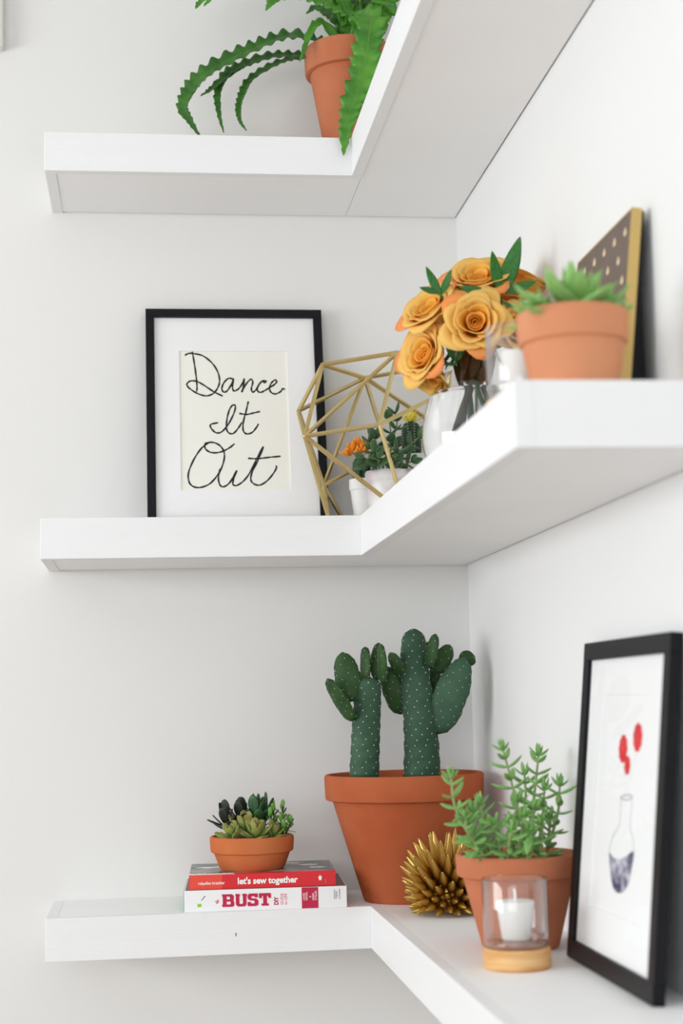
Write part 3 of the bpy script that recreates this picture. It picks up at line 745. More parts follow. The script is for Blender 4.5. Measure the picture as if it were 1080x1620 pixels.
def mk(n, vf, m): return mesh(n, vf[0], vf[1], m, True, vf[2])
core_m = mk('petal_core', core_vf(), 'rose_deep')
rings = [  # count, meshes, tilt
    (3, [mk('petal', petal_vf(.035, .004, .0105, 1.25, .002, seed=k), 'rose_deep') for k in range(2)], .02),
    (3, [mk('petal', petal_vf(.039, .006, .0165, 1.25, .004, seed=k+3, wav=.001), 'rose_deep') for k in range(2)], .04),
    (4, [mk('petal', petal_vf(.042, .007, .0225, 1.10, .0065, seed=k+6, wav=.0016, lip=.16), 'rose') for k in range(2)], .07),
    (5, [mk('petal', petal_vf(.043, .008, .0270, .98, .0105, seed=k+9, wav=.0022, lip=.18), 'rose') for k in range(2)], .10),
    (5, [mk('petal', petal_vf(.041, .008, .0300, .92, .0150, seed=k+12, wav=.0026, lip=.20), 'rose_peach' if k else 'rose') for k in range(2)], .20)]
hip_m = lathe([(0, -.012), (.003, -.010), (.0065, -.003), (.0085, .004), (.006, .008), (0, .008)], 14)
hip = mesh('calyx', hip_m[0], hip_m[1], 'rose_stem', True)
sep = leaf_solid(lambda t: .13*(1-t)**.7+.01, lambda t: .03, -.15, 5, 6)
sepm = mesh('sepal', sep[0], sep[1], 'rose_stem', True)
def rose(label, center, axis, scale, mouth_off, foot, seed, openness=1.0, nr=5):
    ax = nrm(axis); base = vec(center)-ax*.024*scale
    r = thing('rose', label, 'flower', tuple(base), group='orange roses in the glass vase')
    rr = random.Random(seed)
    M0 = aim((0, 0, 0), tuple(ax), (0.1, 0.2, 1) if abs(ax[2]) < .9 else (1, 0, 0), scale, rr.uniform(0, 6), axis='Z')
    put('petal', core_m, r, M0)
    a0 = 0
    for n, ms, tilt in rings[:nr]:
        a0 += .7
        for k in range(n):
            T = M0 @ Matrix.Rotation(a0+2*PI*k/n+rr.uniform(-.12, .12), 4, 'Z') @ Matrix.Rotation((tilt+rr.uniform(-.05, .05))*openness, 4, 'Y') @ Matrix.Diagonal((1, 1, rr.uniform(.95, 1.05), 1))
            put('petal', ms[k % 2], r, T)
    put('calyx', hip, r, M0)
    for k in range(5):
        put('sepal', sepm, r, M0 @ aim((0, 0, .001), (math.cos(2*PI*k/5), math.sin(2*PI*k/5), .35), (0, 0, 1), .020))
    mo_ = vec((VX+mouth_off[0], VY+mouth_off[1], ZM+.168)); ft = vec((VX+foot[0], VY+foot[1], ZM+.014))
    pts = [base-ax*.008*scale, base-ax*.022*scale*.6+ (mo_-base)*.25, mo_, (mo_+ft)/2, ft]
    part('stem', tube(spline([rel(r, p) for p in pts], 24), .0024, 8), 'rose_stem' if seed % 3 else 'stem_brown', r, True)
    return r
rose('wide open orange rose in front, facing the room', (-0.1164,-0.66,1.9452), (-.22,-.95,.10), .93, (.004,-.014), (.030,-.020), 1, 1.0)
rose('orange rose high on the left of the bouquet, below the left leaf sprig', (-0.1614,-0.605,1.9731), (-.60,-.52,.62), 1.0, (-.014,-.006), (.040,.018), 2, .25)
rose('yellow-orange rose low on the left of the bouquet, turned to the left', (-0.1706,-0.61,1.9145), (-.78,-.55,.22), .98, (-.016,.004), (.042,.0), 3, .25)
rose('orange rose on top of the bouquet, opening upward', (-0.0973,-0.6,2.0139), (-.25,-.64,.72), 1.05, (.002,.006), (-.012,.030), 4, .45)
rose('yellow-orange rose at the back right, behind the upright leaf sprig', (-0.0264,-0.545,2.0251), (.40,-.10,.9), .82, (.016,.010), (-.030,.024), 5, .5)
rose('orange rose on the right of the bouquet, partly hidden by the terracotta pot', (-0.0515,-0.61,1.9478), (.35,-.85,.35), .95, (.018,-.002), (-.036,.0), 6, .7)
rose('small orange rose hanging lowest at the left edge of the vase', (-0.1619,-0.615,1.8825), (-.42,-.35,-.84), .66, (-.019,-.008), (.022,-.034), 7, .2, 4)
rose('orange rose at the far back of the bouquet, between the two leaf sprigs', (-0.0613,-0.56,2.0055), (.1,-.5,.85), .86, (.010,.014), (-.014,.040), 10, .6)
rose('orange rose tucked between the top rose and the left roses', (-0.1288,-0.565,2.0087), (-.30,-.35,.88), .80, (-.006,.014), (.008,.038), 8, .5)

bl = leaf_solid(lambda t: .125*math.sin(PI*t**.85)**.85+.008, lambda t: .012, .16, 9, 8, flat_top=.3)
blm = mesh('leaf', bl[0], bl[1], 'rose_leaf', True)
def sprig(label, stem_pts, leaves, seed):
    s = thing('leaf_sprig', label, 'foliage', stem_pts[0], group='leaf sprigs in the glass vase')
    part('stem', tube(spline(rel(s, stem_pts), 16), .0015, 6), 'rose_leaf', s, True)
    for a, b, up in leaves:
        a, b = rel(s, a), rel(s, b); L = np.linalg.norm(b-a)
        put('leaf', blm, s, aim(a, b-a, up, (L*1.05, L, L)))
    return s
TOC = (-.2, -.95, .1)
sprig('dark green leaf sprig with pointed leaves above the left roses', [(VX-.008, VY+.004, ZM+.02), (VX-.006, VY+.004, ZM+.17), (-0.1453,-0.62,1.9752), (-0.1533,-0.63,1.9889)],
      [((-0.1534,-0.63,1.9864), (-0.1716,-0.63,2.023), TOC), ((-0.1548,-0.63,1.9913), (-0.1848,-0.64,1.9925), TOC), ((-0.1525,-0.63,1.9881), (-0.1385,-0.63,2.0193), TOC)], 1)
sprig('tall dark green leaf sprig standing up on the right of the bouquet', [(VX+.010, VY-.004, ZM+.02), (VX+.010, VY-.002, ZM+.17), (-0.074,-0.61,1.9659), (-0.0753,-0.63,1.9854)],
      [((-0.0752,-0.63,1.9887), (-0.0463,-0.62,2.0621), TOC), ((-0.0767,-0.63,1.992), (-0.0885,-0.64,2.0424), TOC), ((-0.0734,-0.63,1.992), (-0.0286,-0.62,2.0058), TOC), ((-0.0778,-0.63,1.9854), (-0.0803,-0.62,2.0128), TOC), ((-0.0739,-0.63,1.9789), (-0.0579,-0.62,1.9742), TOC), ((-0.0916,-0.655,1.982), (-0.14,-0.665,1.9862), TOC)], 2)
sprig('dark leaf sprig under the front rose at the vase mouth', [(VX-.004, VY-.012, ZM+.02), (VX-.003, VY-.014, ZM+.165), (-0.1333,-0.625,1.9007), (-0.1408,-0.64,1.9095)],
      [((-0.1359,-0.63,1.9021), (-0.1515,-0.635,1.9227), TOC), ((-0.136,-0.63,1.8996), (-0.1541,-0.64,1.895), TOC), ((-0.1342,-0.63,1.9037), (-0.1274,-0.635,1.9204), TOC)], 3)

s3 = [o for o in sc.objects if o.name.startswith('leaf_sprig')][-1]
blb = mesh('leaf', bl[0], bl[1], 'neck_reflection', True)  # leaves added to give the vase neck its brown reflection
r_ = random.Random(17)
for k in range(18):
    a = 2.4*k; p = vec((VX+.019*math.cos(a), VY+.019*math.sin(a), ZM+.112+.0018*k))
    put('leaf', blb, s3, aim(rel(s3, p), (.35*math.cos(a+1.6), .35*math.sin(a+1.6), 1), (math.cos(a), math.sin(a), .2), (.055, .040, .04)), label='added brown leaf imitating the reflection in the vase neck')

# ------------------------------------------------------------------ glass candle cups with wooden feet, votive candles
def candle_cup(label, clabel, loc, group):
    g = thing('candle_holder', label, 'candle holder', loc, group='glass candle cups')
    w = part('wooden_base', lathe([(0, 0), (.0355, 0), (.0372, .0015), (.0378, .004), (.0378, .0205), (.0366, .0225), (0, .0225)], 48), 'wood', g, True, label='pale wooden base'); sharp(w, 30)
    gl = part('glass', lathe([(0, .0227), (.0340, .0227), (.0358, .026), (.0362, .035), (.0368, .0960), (.0362, .0972), (.0350, .0962), (.0340, .040), (.0325, .0345), (.0280, .0315), (0, .0305)], 56), 'cup_glass', g, True)
    foot = part('glass_foot', lathe([(0, .0235), (.0333, .0235), (.0338, .025), (.0330, .0285), (.026, .0300), (0, .0296)], 48), 'cup_glass', gl, True); sharp(foot, 40)
    c = thing('votive_candle', clabel, 'candle', (loc[0], loc[1], loc[2]+.0309), group='white votive candles')
    wx = part('wax', lathe([(0, 0), (.0150, 0), (.0160, .001), (.0212, .0395), (.0208, .0412), (.0195, .0416), (.004, .0408), (0, .0408)], 40), 'wax', c, True); sharp(wx, 40)
    part('wick', tube([(0, 0, .040), (.0003, 0, .047), (-.0004, 0, .0545)], .0014, 6), 'wick', c, True)
candle_cup('clear glass candle cup on a pale wooden foot, in front of the sedum pot', 'white votive candle inside the glass cup on the bottom shelf', (-.1205, -.78, ZB), None)
candle_cup('clear glass candle cup on the middle shelf, half behind the end terracotta pot', 'white votive candle inside the glass cup on the middle shelf', (-.1440, -1.00, ZM), None)

# ------------------------------------------------------------------ succulent pot at the end of the middle shelf
ms = thing('potted_succulent', 'light terracotta pot with a bright green rosette succulent at the middle shelf end', 'plant', (-.1235, -1.12, ZM))
pot_parts(ms, .0395, .0480, .0518, .0825, .031, 'terra_light', soil_drop=.008, th=.005)
ll = leaf_solid(lambda t: .27*(math.sin(PI*min(1, t*.93+.05))**.6)*(1-.55*t)+.008, lambda t: .085*math.sin(PI*min(1, t+.06))**.6+.01, .22, 9, 8, .5)
llm = mesh('leaf', ll[0], ll[1], 'echeveria_green', True)
r_ = random.Random(4)
def rosette(root, c, axis, n, L, me, name='leaf', spread=1.35, jit=.12, inner=.35):
    ax = nrm(axis); u = nrm(np.cross(ax, (.3, .8, .2))); w = np.cross(ax, u)
    for i in range(n):
        f = i/max(1, n-1); a = 2.39996*i+r_.uniform(-jit, jit); e = spread*(1-f)+.12
        d = nrm(math.sin(e)*(math.cos(a)*u+math.sin(a)*w)+math.cos(e)*ax)
        put(name, me, root, aim(vec(c)+ax*L*.12*f, d, ax, L*(inner+(1-inner)*(1-f)**.7)*r_.uniform(.9, 1.1)))
rosette(ms, (0.002, -.006, .086), (.05, -.15, 1), 21, .056, llm, spread=1.33, inner=.36)
rosette(ms, (-.030, .006, .078), (-.5, -.1, .9), 8, .036, llm, inner=.6)
rosette(ms, (.028, .004, .079), (.45, -.1, .9), 8, .038, llm, inner=.6)
for a_, b_ in (((-0.1518,-1.13,1.8473), (-0.189,-1.145,1.8552)), ((-0.0921,-1.12,1.8478), (-0.0641,-1.13,1.8639)), ((-0.0983,-1.13,1.8428), (-0.0705,-1.14,1.8466)), ((-0.1529,-1.14,1.8399), (-0.1828,-1.165,1.8293)), ((-0.1258,-1.13,1.8445), (-0.1295,-1.1,1.8719))):
    a_, b_ = rel(ms, a_), rel(ms, b_); put('leaf', llm, ms, aim(a_, b_-a_, (0, -.4, .9), np.linalg.norm(b_-a_)))

# ------------------------------------------------------------------ books
def book_text(root, spec, y, parent):
    """spec: (body, x, z, size, bold, sx, material, rot, align)"""
    for body, x, z, size, bold, sx, m, rot, al in spec:
        V, F = text_vf(body, size, bold, .00008, sx, al)
        c, s = math.cos(rot), math.sin(rot)
        V = [(x+c*v[0]-s*v[1], y-v[2], z+s*v[0]+c*v[1]) for v in V]
        part('lettering', (V, F), m, parent)
B1W, B1H, B1D = .2355, .0305, .172
bk1 = thing('book', 'thick white paperback with crimson spine lettering, lying under the red book', 'book', (-.4740, -.1975, ZB), (0, 0, -.055))
cv = part('cover', join(bbox(0, B1W, 0, .0012, 0, B1H, .0004), bbox(0, B1W, .0012, B1D, 0, .0011, .0003), bbox(0, B1W, .0012, B1D, B1H-.0011, B1H, .0003)), 'book_white', bk1)
part('page_block', box(.0015, B1W-.0015, .0014, B1D-.002, .0012, B1H-.0012), 'pages', bk1)
part('back_board', bbox(-.0008, .0012, .004, B1D-.001, .0002, B1H-.0006, .0003), 'book_green', bk1, label='green printed page edge')
sx0 = lambda zx: (zx-104)/(973-104)*B1W
sz0 = lambda zy: (718-zy)/(718-585)*B1H
part('top_art', box(.0015, B1W-.0015, .0016, B1D-.0015, B1H, B1H+.0002), 'book_maroon', bk1, label='maroon printed front cover')
part('spine_band', box(sx0(731), sx0(820), -.0002, .0, .0004, B1H-.0004), 'magenta', bk1, label='crimson band on the spine')
# heavy slab letters B U S T
def slab(shapes, ox, oz, w, h, y):
    vfs = []
    for s in shapes:
        V, F = poly([(ox+x*w, oz+z*h) for x, z in s], 0, .00012)
        vfs.append(([(v[0], y-v[2], v[1]) for v in V], [f[::-1] for f in F]))
    return join(*vfs)
def r4(a, b, c, d): return [(a, c), (b, c), (b, d), (a, d)]
LT = {
 'B': [r4(0,.62,0,.17), r4(0,.62,.83,1), r4(.06,.36,.17,.83), r4(.36,.66,.43,.58), [(.62,0),(.86,.0),(1,.10),(1,.40),(.92,.5),(.66,.58),(.66,.43),(.72,.40),(.72,.19),(.62,.17)], [(.62,.83),(.66,.80),(.66,.58),(.92,.5),(.97,.60),(.97,.90),(.84,1),(.62,1)]],
 'U': [r4(0,.38,.83,1), r4(.62,1,.83,1), [(.04,.83),(.04,.16),(.18,0),(.5,0),(.5,.18),(.36,.18),(.33,.24),(.33,.83)], [(.96,.83),(.67,.83),(.67,.24),(.64,.18),(.5,.18),(.5,0),(.82,0),(.96,.16)]],
 'S': [[(.0,.0),(.80,.0),(1,.12),(1,.45),(.84,.58),(.34,.62),(.34,.78),(.0,.84),(.0,.62),(.14,.48),(.66,.43),(.66,.20),(.30,.18),(.30,.32),(.0,.32)], [(.0,.84),(.34,.78),(.66,.80),(.66,.70),(.96,.70),(.96,1),(.16,1)]],
 'T': [r4(.20,.80,0,.16), r4(.35,.65,.16,.83), r4(0,1,.80,1), r4(0,.22,.62,.80), r4(.78,1,.62,.80)]}
for sh_, m_, dx, dz, yy in (('shadow', 'pink', .0010, -.0008, -.00005), ('face', 'magenta', 0, 0, -.0002)):
    for ch, a_, b_ in (('B', 305, 368), ('U', 376, 436), ('S', 441, 497), ('T', 502, 565)):
        part('lettering', slab(LT[ch], sx0(a_)+dx, sz0(690)+dz, sx0(b_)-sx0(a_), sz0(614)-sz0(690), yy), m_, bk1)
book_text(bk1, [('DIY', sx0(605), sz0(690), .0085, .00035, .82, 'magenta', PI/2, 'LEFT'),
                ('GUIDE', sx0(632), sz0(690), .0058, .0001, .95, 'pink', PI/2, 'LEFT'),
                ('to LIFE', sx0(652), sz0(690), .0058, .0001, .95, 'pink', PI/2, 'LEFT'),
                ('LAURIE', sx0(748), sz0(668), .0042, .0, .8, 'print_white', PI/2, 'LEFT'), ('HENZEL', sx0(762), sz0(668), .0042, .0, .8, 'print_white', PI/2, 'LEFT'),
                ('&', sx0(781), sz0(650), .0042, .0, .8, 'print_white', PI/2, 'LEFT'),
                ('DEBBIE', sx0(798), sz0(668), .0042, .0, .8, 'print_white', PI/2, 'LEFT'), ('STOLLER', sx0(812), sz0(668), .0042, .0, .8, 'print_white', PI/2, 'LEFT'),
                ('STEWART', sx0(912), sz0(664), .0031, .0, 1, 'print_grey', PI/2, 'LEFT'), ('TABORI', sx0(922), sz0(664), .0031, .0, 1, 'print_grey', PI/2, 'LEFT'),
                ('& CHANG', sx0(938), sz0(664), .0031, .0, 1, 'print_grey', PI/2, 'LEFT')], -.0002, bk1)
def sp(l): return [(sx0(a), sz0(b)) for a, b in l]
def onspine(pts, m, name): 
    V, F = poly(pts, 0, .00012); part(name, ([(v[0], -.00005-v[2], v[1]) for v in V], [f[::-1] for f in F]), m, bk1)
onspine(sp([(193,648),(197,648),(217,622),(213,620)]), 'ink', 'printed_needle')
onspine(sp([(174,688),(195,688),(195,668),(174,668)]), 'print_green', 'printed_square')
onspine(sp([(262,655),(275,662),(272,672),(284,670),(290,655),(283,642),(276,652)]), 'pink', 'printed_bird')

B2W, B2H, B2D = .213, .0212, .160
bk2 = thing('book', 'thinner red-spined paperback with white lettering, lying on the thick white book', 'book', (-.4665, -.1945, ZB+B1H+.0003), (0, 0, -.052))
cv2 = part('cover', join(bbox(0, B2W, 0, .0010, 0, B2H, .0004), bbox(0, B2W, .001, B2D, 0, .0009, .0003), bbox(0, B2W, .001, B2D, B2H-.0009, B2H, .0003)), 'book_red', bk2)
part('page_block', box(.0015, B2W-.0015, .0012, B2D-.002, .001, B2H-.001), 'pages', bk2)
part('top_art', box(.0006, B2W-.0006, .0205, B2D-.0006, B2H, B2H+.0002), 'cover_art', bk2, label='grey-green floral cover picture')
tx = lambda zx: (zx-135)/(918-135)*B2W
tz = lambda zy: (572+(zx_s*0)-zy)/(572-522)*B2H
zx_s = 0
part('spine_shade', box(tx(137), tx(310), -.0002, 0, .0003, B2H-.0003), 'red_dot', bk2, label='brighter orange-red end of the spine')
book_text(bk2, [("let's sew together", tx(392), .0066, .0126, .00042, .955, 'print_white', 0, 'LEFT'),
                ('rubyellen bratcher', tx(182), .0072, .0060, .00006, .86, 'print_white', 0, 'LEFT'),
                ('stash', tx(866), .0040, .0034, .0, .9, 'pink', PI/2, 'LEFT')], -.0003, bk2)
V, F = disc(tx(834), .0118, .0024, .0034, 0, 30, .22, 5)
part('printed_flower', ([(v[0], -.0001-v[2], v[1]) for v in V], [f[::-1] for f in F]), 'print_white', bk2)
def hedge(x0, x1, z0, z1, m, seed):
    r_ = random.Random(seed); n = 26
    pts = [(x0, z1)]+[(x0+(x1-x0)*k/n, z0+(z1-z0)*r_.uniform(.1, .9)) for k in range(1, n)]+[(x1, z1)]
    return pts
# scalloped lower border of the cover picture
def on_top(pts, m, name):
    V, F = poly(pts, B2H, .00025); part(name, (V, F), m, bk2)
on_top([(.0006, .0004)]+[(B2W*.30*k/12, .0205) for k in range(0, 1)]+[(B2W*.30*k/14, .012+.004*(k % 2)) for k in range(1, 15)]+[(B2W*.31, .0004)], 'print_white', 'cover_border')
for k, (cx_, cy_, a_, b_) in enumerate(((.150, .012, .012, .005), (.176, .010, .010, .005), (.196, .008, .009, .004), (.166, .020, .007, .004), (.030, .10, .020, .010), (.072, .12, .016, .008), (.178, .10, .014, .009), (.190, .06, .012, .007), (.155, .13, .016, .006))):
    V, F = disc(cx_, cy_, a_, b_, B2H+.0001, 24, .18, 5, k); part('cover_flower', (V, F), 'print_white' if k > 3 else 'pink', bk2)
zt2 = ZB+B1H+B2H+.0008

# ------------------------------------------------------------------ small mixed succulents on the books
sm = thing('potted_succulents', 'small shallow terracotta pot of mixed green and dark succulents on the books', 'plant', (-.3705, -.132, zt2))
pot_parts(sm, .0490, .0565, .0620, .0490, .0245, 'terra_orange', soil='grit', soil_drop=.003, th=.005)
el = leaf_solid(lambda t: (.14+.13*t)*math.sin(PI*min(1, (1-t)*.98+.02)**.75)**.7 if t < 1 else 0, lambda t: .10*math.sin(PI*min(1, t+.1))**.6+.012, .12, 9, 8, .55, along=True)
elm = mesh('leaf', el[0], el[1], 'echeveria', True, el[2])
al = leaf_solid(lambda t: .05+.19*math.sin(PI*t**1.35)**.8, lambda t: .045, .10, 8, 8, .4)
alm = mesh('leaf', al[0], al[1], 'aeonium', True); agm = mesh('leaf', al[0], al[1], 'aeonium_green', True)
r_ = random.Random(9)
ZS = .047
rosette(sm, (.004, -.026, ZS-.002), (0, -.35, 1), 15, .036, elm, spread=1.15, inner=.6)
rosette(sm, (-.030, -.020, ZS-.002), (-.25, -.25, 1), 11, .031, elm, spread=1.05, inner=.6)
rosette(sm, (.030, -.020, ZS-.002), (.25, -.3, 1), 10, .029, elm, spread=1.1, inner=.6)
rosette(sm, (-.006, .004, ZS), (0, -.2, 1), 9, .040, elm, spread=.75, inner=.7)
def stalk(c, tip, n, L, me, m, root, spread=1.2):
    P = spline([c, (vec(c)+vec(tip))/2+vec((.002, -.001, .002)), tip], 8)
    so = part('stem', tube(P, .0014, 6), m, root, True)
    for i in range(n):
        f = i/(n-1); p = P[min(7, int(3+4*f))]; a = 2.4*i; e = spread*(1-f)+.15
        d = (math.sin(e)*math.cos(a), math.sin(e)*math.sin(a), math.cos(e))
        put('leaf', me, so, aim(p, d, (0, 0, 1), L*r_.uniform(.85, 1.15)))
stalk((-.036, .012, ZS-.004), (-.040, .010, ZS+.022), 12, .031, alm, 'dark_stem', sm)
stalk((-.014, .024, ZS-.004), (-.016, .022, ZS+.028), 12, .031, alm, 'dark_stem', sm, .9)
stalk((.008, .018, ZS-.004), (.006, .014, ZS+.028), 10, .034, agm, 'dark_stem', sm, .8)
stalk((.018, .024, ZS-.004), (.022, .022, ZS+.034), 9, .030, agm, 'dark_stem', sm, 1.0)
a_, b_ = rel(sm, [(-0.4139,-0.13,1.3022), (-0.4387,-0.14,1.3093)]); put('leaf', alm, sm, aim(a_, b_-a_, (0, -.3, .9), np.linalg.norm(b_-a_)))
pol = leaf_solid(lambda t: .28*math.sin(PI*t**1.1)**.65+.02, lambda t: .05, .1, 7, 8, .4)
plm = mesh('leaf', pol[0], pol[1], 'portulaca', True)
for c, tip, n in (((.030, .010, ZS-.004), (.034, .008, ZS+.040), 9), ((.038, .004, ZS-.004), (.048, .002, ZS+.042), 8), ((.040, -.006, ZS-.004), (.044, -.010, ZS+.024), 9), ((.046, -.008, ZS-.004), (.058, -.010, ZS+.020), 8), ((.040, -.018, ZS-.004), (.046, -.024, ZS+.012), 8), ((.030, -.004, ZS-.004), (.028, -.004, ZS+.030), 8)):
    stalk(c, tip, n, .0135, plm, 'dark_stem', sm, 1.75)

# ------------------------------------------------------------------ big cactus pot
cp = thing('potted_cactus', 'large terracotta pot with a tall padded prickly pear cactus in the corner', 'plant', (-.140, -.150, ZB))
pot_parts(cp, .0655, .1085, .1195, .1875, .038, 'terra_deep', soil_drop=.020, n=72, th=.007)
def body_skin(P, W, D, u, rows=26, n=20, seed=0, bumpy=.05):
    """lumpy column along P with half-width W (along u) and half-depth D"""
    r_ = random.Random(seed); k = len(P); V, F = [], []
    for i in range(k):
        T = nrm(P[min(i+1, k-1)]-P[max(i-1, 0)]); a = nrm(vec(u)-T*np.dot(u, T)); b = np.cross(T, a)
        for j in range(n):
            t = 2*PI*j/n; q = 1+bumpy*math.sin(i*2.1+j*1.9+seed)*math.sin(j*2.6+i*.9)
            V.append(P[i]+a*W[i]*q*math.cos(t)+b*D[i]*q*math.sin(t))
    for i in range(k-1):
        for j in range(n):
            q = (j+1) % n; F.append((i*n+j, i*n+q, (i+1)*n+q, (i+1)*n+j))
    V.append(P[0]); F += [(len(V)-1, (j+1) % n, j) for j in range(n)]
    V.append(P[-1]); F += [(len(V)-1, (k-1)*n+j, (k-1)*n+(j+1) % n) for j in range(n)]
    return V, F
def areoles(P, W, D, u, step, r, m_parent, seed):
    k = len(P); pts = []
    L = [0]
    for i in range(k-1): L.append(L[-1]+np.linalg.norm(P[i+1]-P[i]))
    row = 0; s = step*.6
    while s < L[-1]-step*.2:
        i = int(np.searchsorted(L, s)); i = min(max(i, 1), k-1); f = (s-L[i-1])/(L[i]-L[i-1]+1e-9)
        p = P[i-1]*(1-f)+P[i]*f; w = W[i-1]*(1-f)+W[i]*f; d = D[i-1]*(1-f)+D[i]*f
        T = nrm(P[i]-P[i-1]); a = nrm(vec(u)-T*np.dot(u, T)); b = np.cross(T, a)
        per = PI*(w+d)*.95; cnt = max(3, int(per/(step*1.45)))
        for q in range(cnt):
            t = 2*PI*(q+.5*(row % 2))/cnt+.13*math.sin(row*1.7)
            nn = a*math.cos(t)/max(w, 1e-4)+b*math.sin(t)/max(d, 1e-4)
            pts.append((p+a*w*math.cos(t)*1.01+b*d*math.sin(t)*1.01, nn))
        s += step*.85; row += 1
    part('areoles', dots(pts, r), 'areole', m_parent, kind='stuff')
def column(path, w, seed):
    k = 44; P = spline(rel(cp, path), k)
    W = [np.interp(i/(k-1), [0, .35, .7, .9, 1], w)*(1 if i < k-4 else math.sqrt(max(.03, 1-((i-(k-5))/4.1)**2))) for i in range(k)]
    D = [x*.86 for x in W]
    o = part('stem', body_skin(P, W, D, (1, 0, 0), seed=seed), 'cactus', cp, True)
    areoles(P, W, D, (1, 0, 0), .0098, .00100, o, seed)
column([(-0.1122,-0.15,1.3655),(-0.1116,-0.15,1.4171),(-0.115,-0.15,1.4741),(-0.1188,-0.148,1.5289),(-0.1178,-0.145,1.5896)], [.0285, .0255, .0225, .0195, .0185], 1)
column([(-0.2025,-0.165,1.3688),(-0.199,-0.165,1.4271),(-0.1949,-0.163,1.476),(-0.1914,-0.16,1.5178)], [.0225, .0215, .0208, .0195, .0170], 2)
def pad(a, b, w, th, yaw, seed, m='cactus_pad'):
    A, B = rel(cp, a), rel(cp, b); k = 16; P = spline([A, (A+B)/2+vec((0, -.003, 0)), B], k)
    W = [max(.0012, w*(math.sin(PI*min(1, (.06+.94*(i/(k-1)))**.72))**.62 if i < k-1 else .12)) for i in range(k)]
    W = [max(.0015, w*math.sqrt(max(0, 1-abs(2*(i/(k-1))**.80-1)**2.3))) for i in range(k)]; W[0] = max(W[0], w*.22)
    D = [max(.0012, min(th, x*.9)) for x in W]
    u = (math.cos(yaw), -math.sin(yaw), 0)
    o = part('pad', body_skin(P, W, D, u, seed=seed, n=18), m, cp, True)
    areoles(P, W, D, u, .0088, .00068, o, seed)
z = 1
pad(*[(-0.217,-0.165,1.4814),(-0.231,-0.16,1.5558)], .0200, .0065, .15, 11)
pad(*[(-0.2196,-0.172,1.4534),(-0.2575,-0.185,1.5159)], .0165, .0055, .95, 12)
pad(*[(-0.1965,-0.16,1.5135),(-0.1951,-0.155,1.5632)], .0150, .0052, 1.25, 13)
pad(*[(-0.1758,-0.15,1.5127),(-0.172,-0.14,1.5695)], .0125, .0050, .1, 14)
pad(*[(-0.1721,-0.175,1.5086),(-0.176,-0.19,1.5659)], .0120, .0045, 1.15, 15)
pad(*[(-0.1369,-0.135,1.4609),(-0.1628,-0.135,1.5339)], .0180, .0060, .3, 16)
pad(*[(-0.1365,-0.15,1.5181),(-0.1578,-0.16,1.5535)], .0105, .0048, .4, 17)
pad(*[(-0.1002,-0.165,1.5306),(-0.0903,-0.18,1.58)], .0115, .0048, .9, 18)
pad(*[(-0.085,-0.14,1.5221),(-0.0594,-0.13,1.5647)], .0145, .0055, .2, 19)
pad(*[(-0.0914,-0.155,1.431),(-0.0435,-0.17,1.5437)], .0262, .0075, .25, 20, 'cactus')
pad(*[(-0.0355,-0.15,1.5296),(-0.0388,-0.145,1.5544)], .0130, .0050, .2, 21)
pad(*[(-0.0875,-0.12,1.4308),(-0.0813,-0.115,1.5365)], .0135, .0060, .3, 22)
pad(*[(-0.0907,-0.13,1.5288),(-0.0934,-0.125,1.5699)], .0085, .0045, .3, 23)

# ------------------------------------------------------------------ gold spiky ornament
gs = thing('spiky_ornament', 'antique gold spiky urchin ornament between the big cactus pot and sedum pot', 'ornament', (-.1105, -.3250, ZB))
core = lathe([(0, .002), (.016, .002), (.026, .006), (.034, .018), (.035, .030), (.031, .044), (.022, .054), (.010, .058), (0, .059)], 28)
part('core', core, 'gold_dark', gs, True)
sk = leaf_solid(lambda t: .105*(1-t**2.2)*(.55+.45*min(1, t*3))+.006, lambda t: .105*(1-t**2.2)*(.55+.45*min(1, t*3))+.006, 0, 7, 7, 1.0)
skm = mesh('spike', sk[0], sk[1], 'gold_dark', True)
r_ = random.Random(21); n = 128
for i in range(n):
    zz = -.62+1.60*(i+.5)/n; a = 2.39996*i; q = math.sqrt(max(0, 1-zz*zz))
    d = vec((q*math.cos(a), q*math.sin(a), zz))
    c = vec((d[0]*.033, d[1]*.033, .027+d[2]*.028))
    up = max(0, d[2]); L = .030+.036*up+r_.uniform(-.003, .003)
    dd = nrm(d+vec((0, 0, .22)))
    c[2] = max(c[2], .0075)
    if c[2]+dd[2]*L < .006: dd = nrm(vec((d[0], d[1], (.006-c[2])/L)))
    s = .053+.012*up
    put('spike', skm, gs, aim(c, dd, (0, 0, 1) if abs(dd[2]) < .95 else (1, 0, 0), (s*1.15, L, s*1.15)))

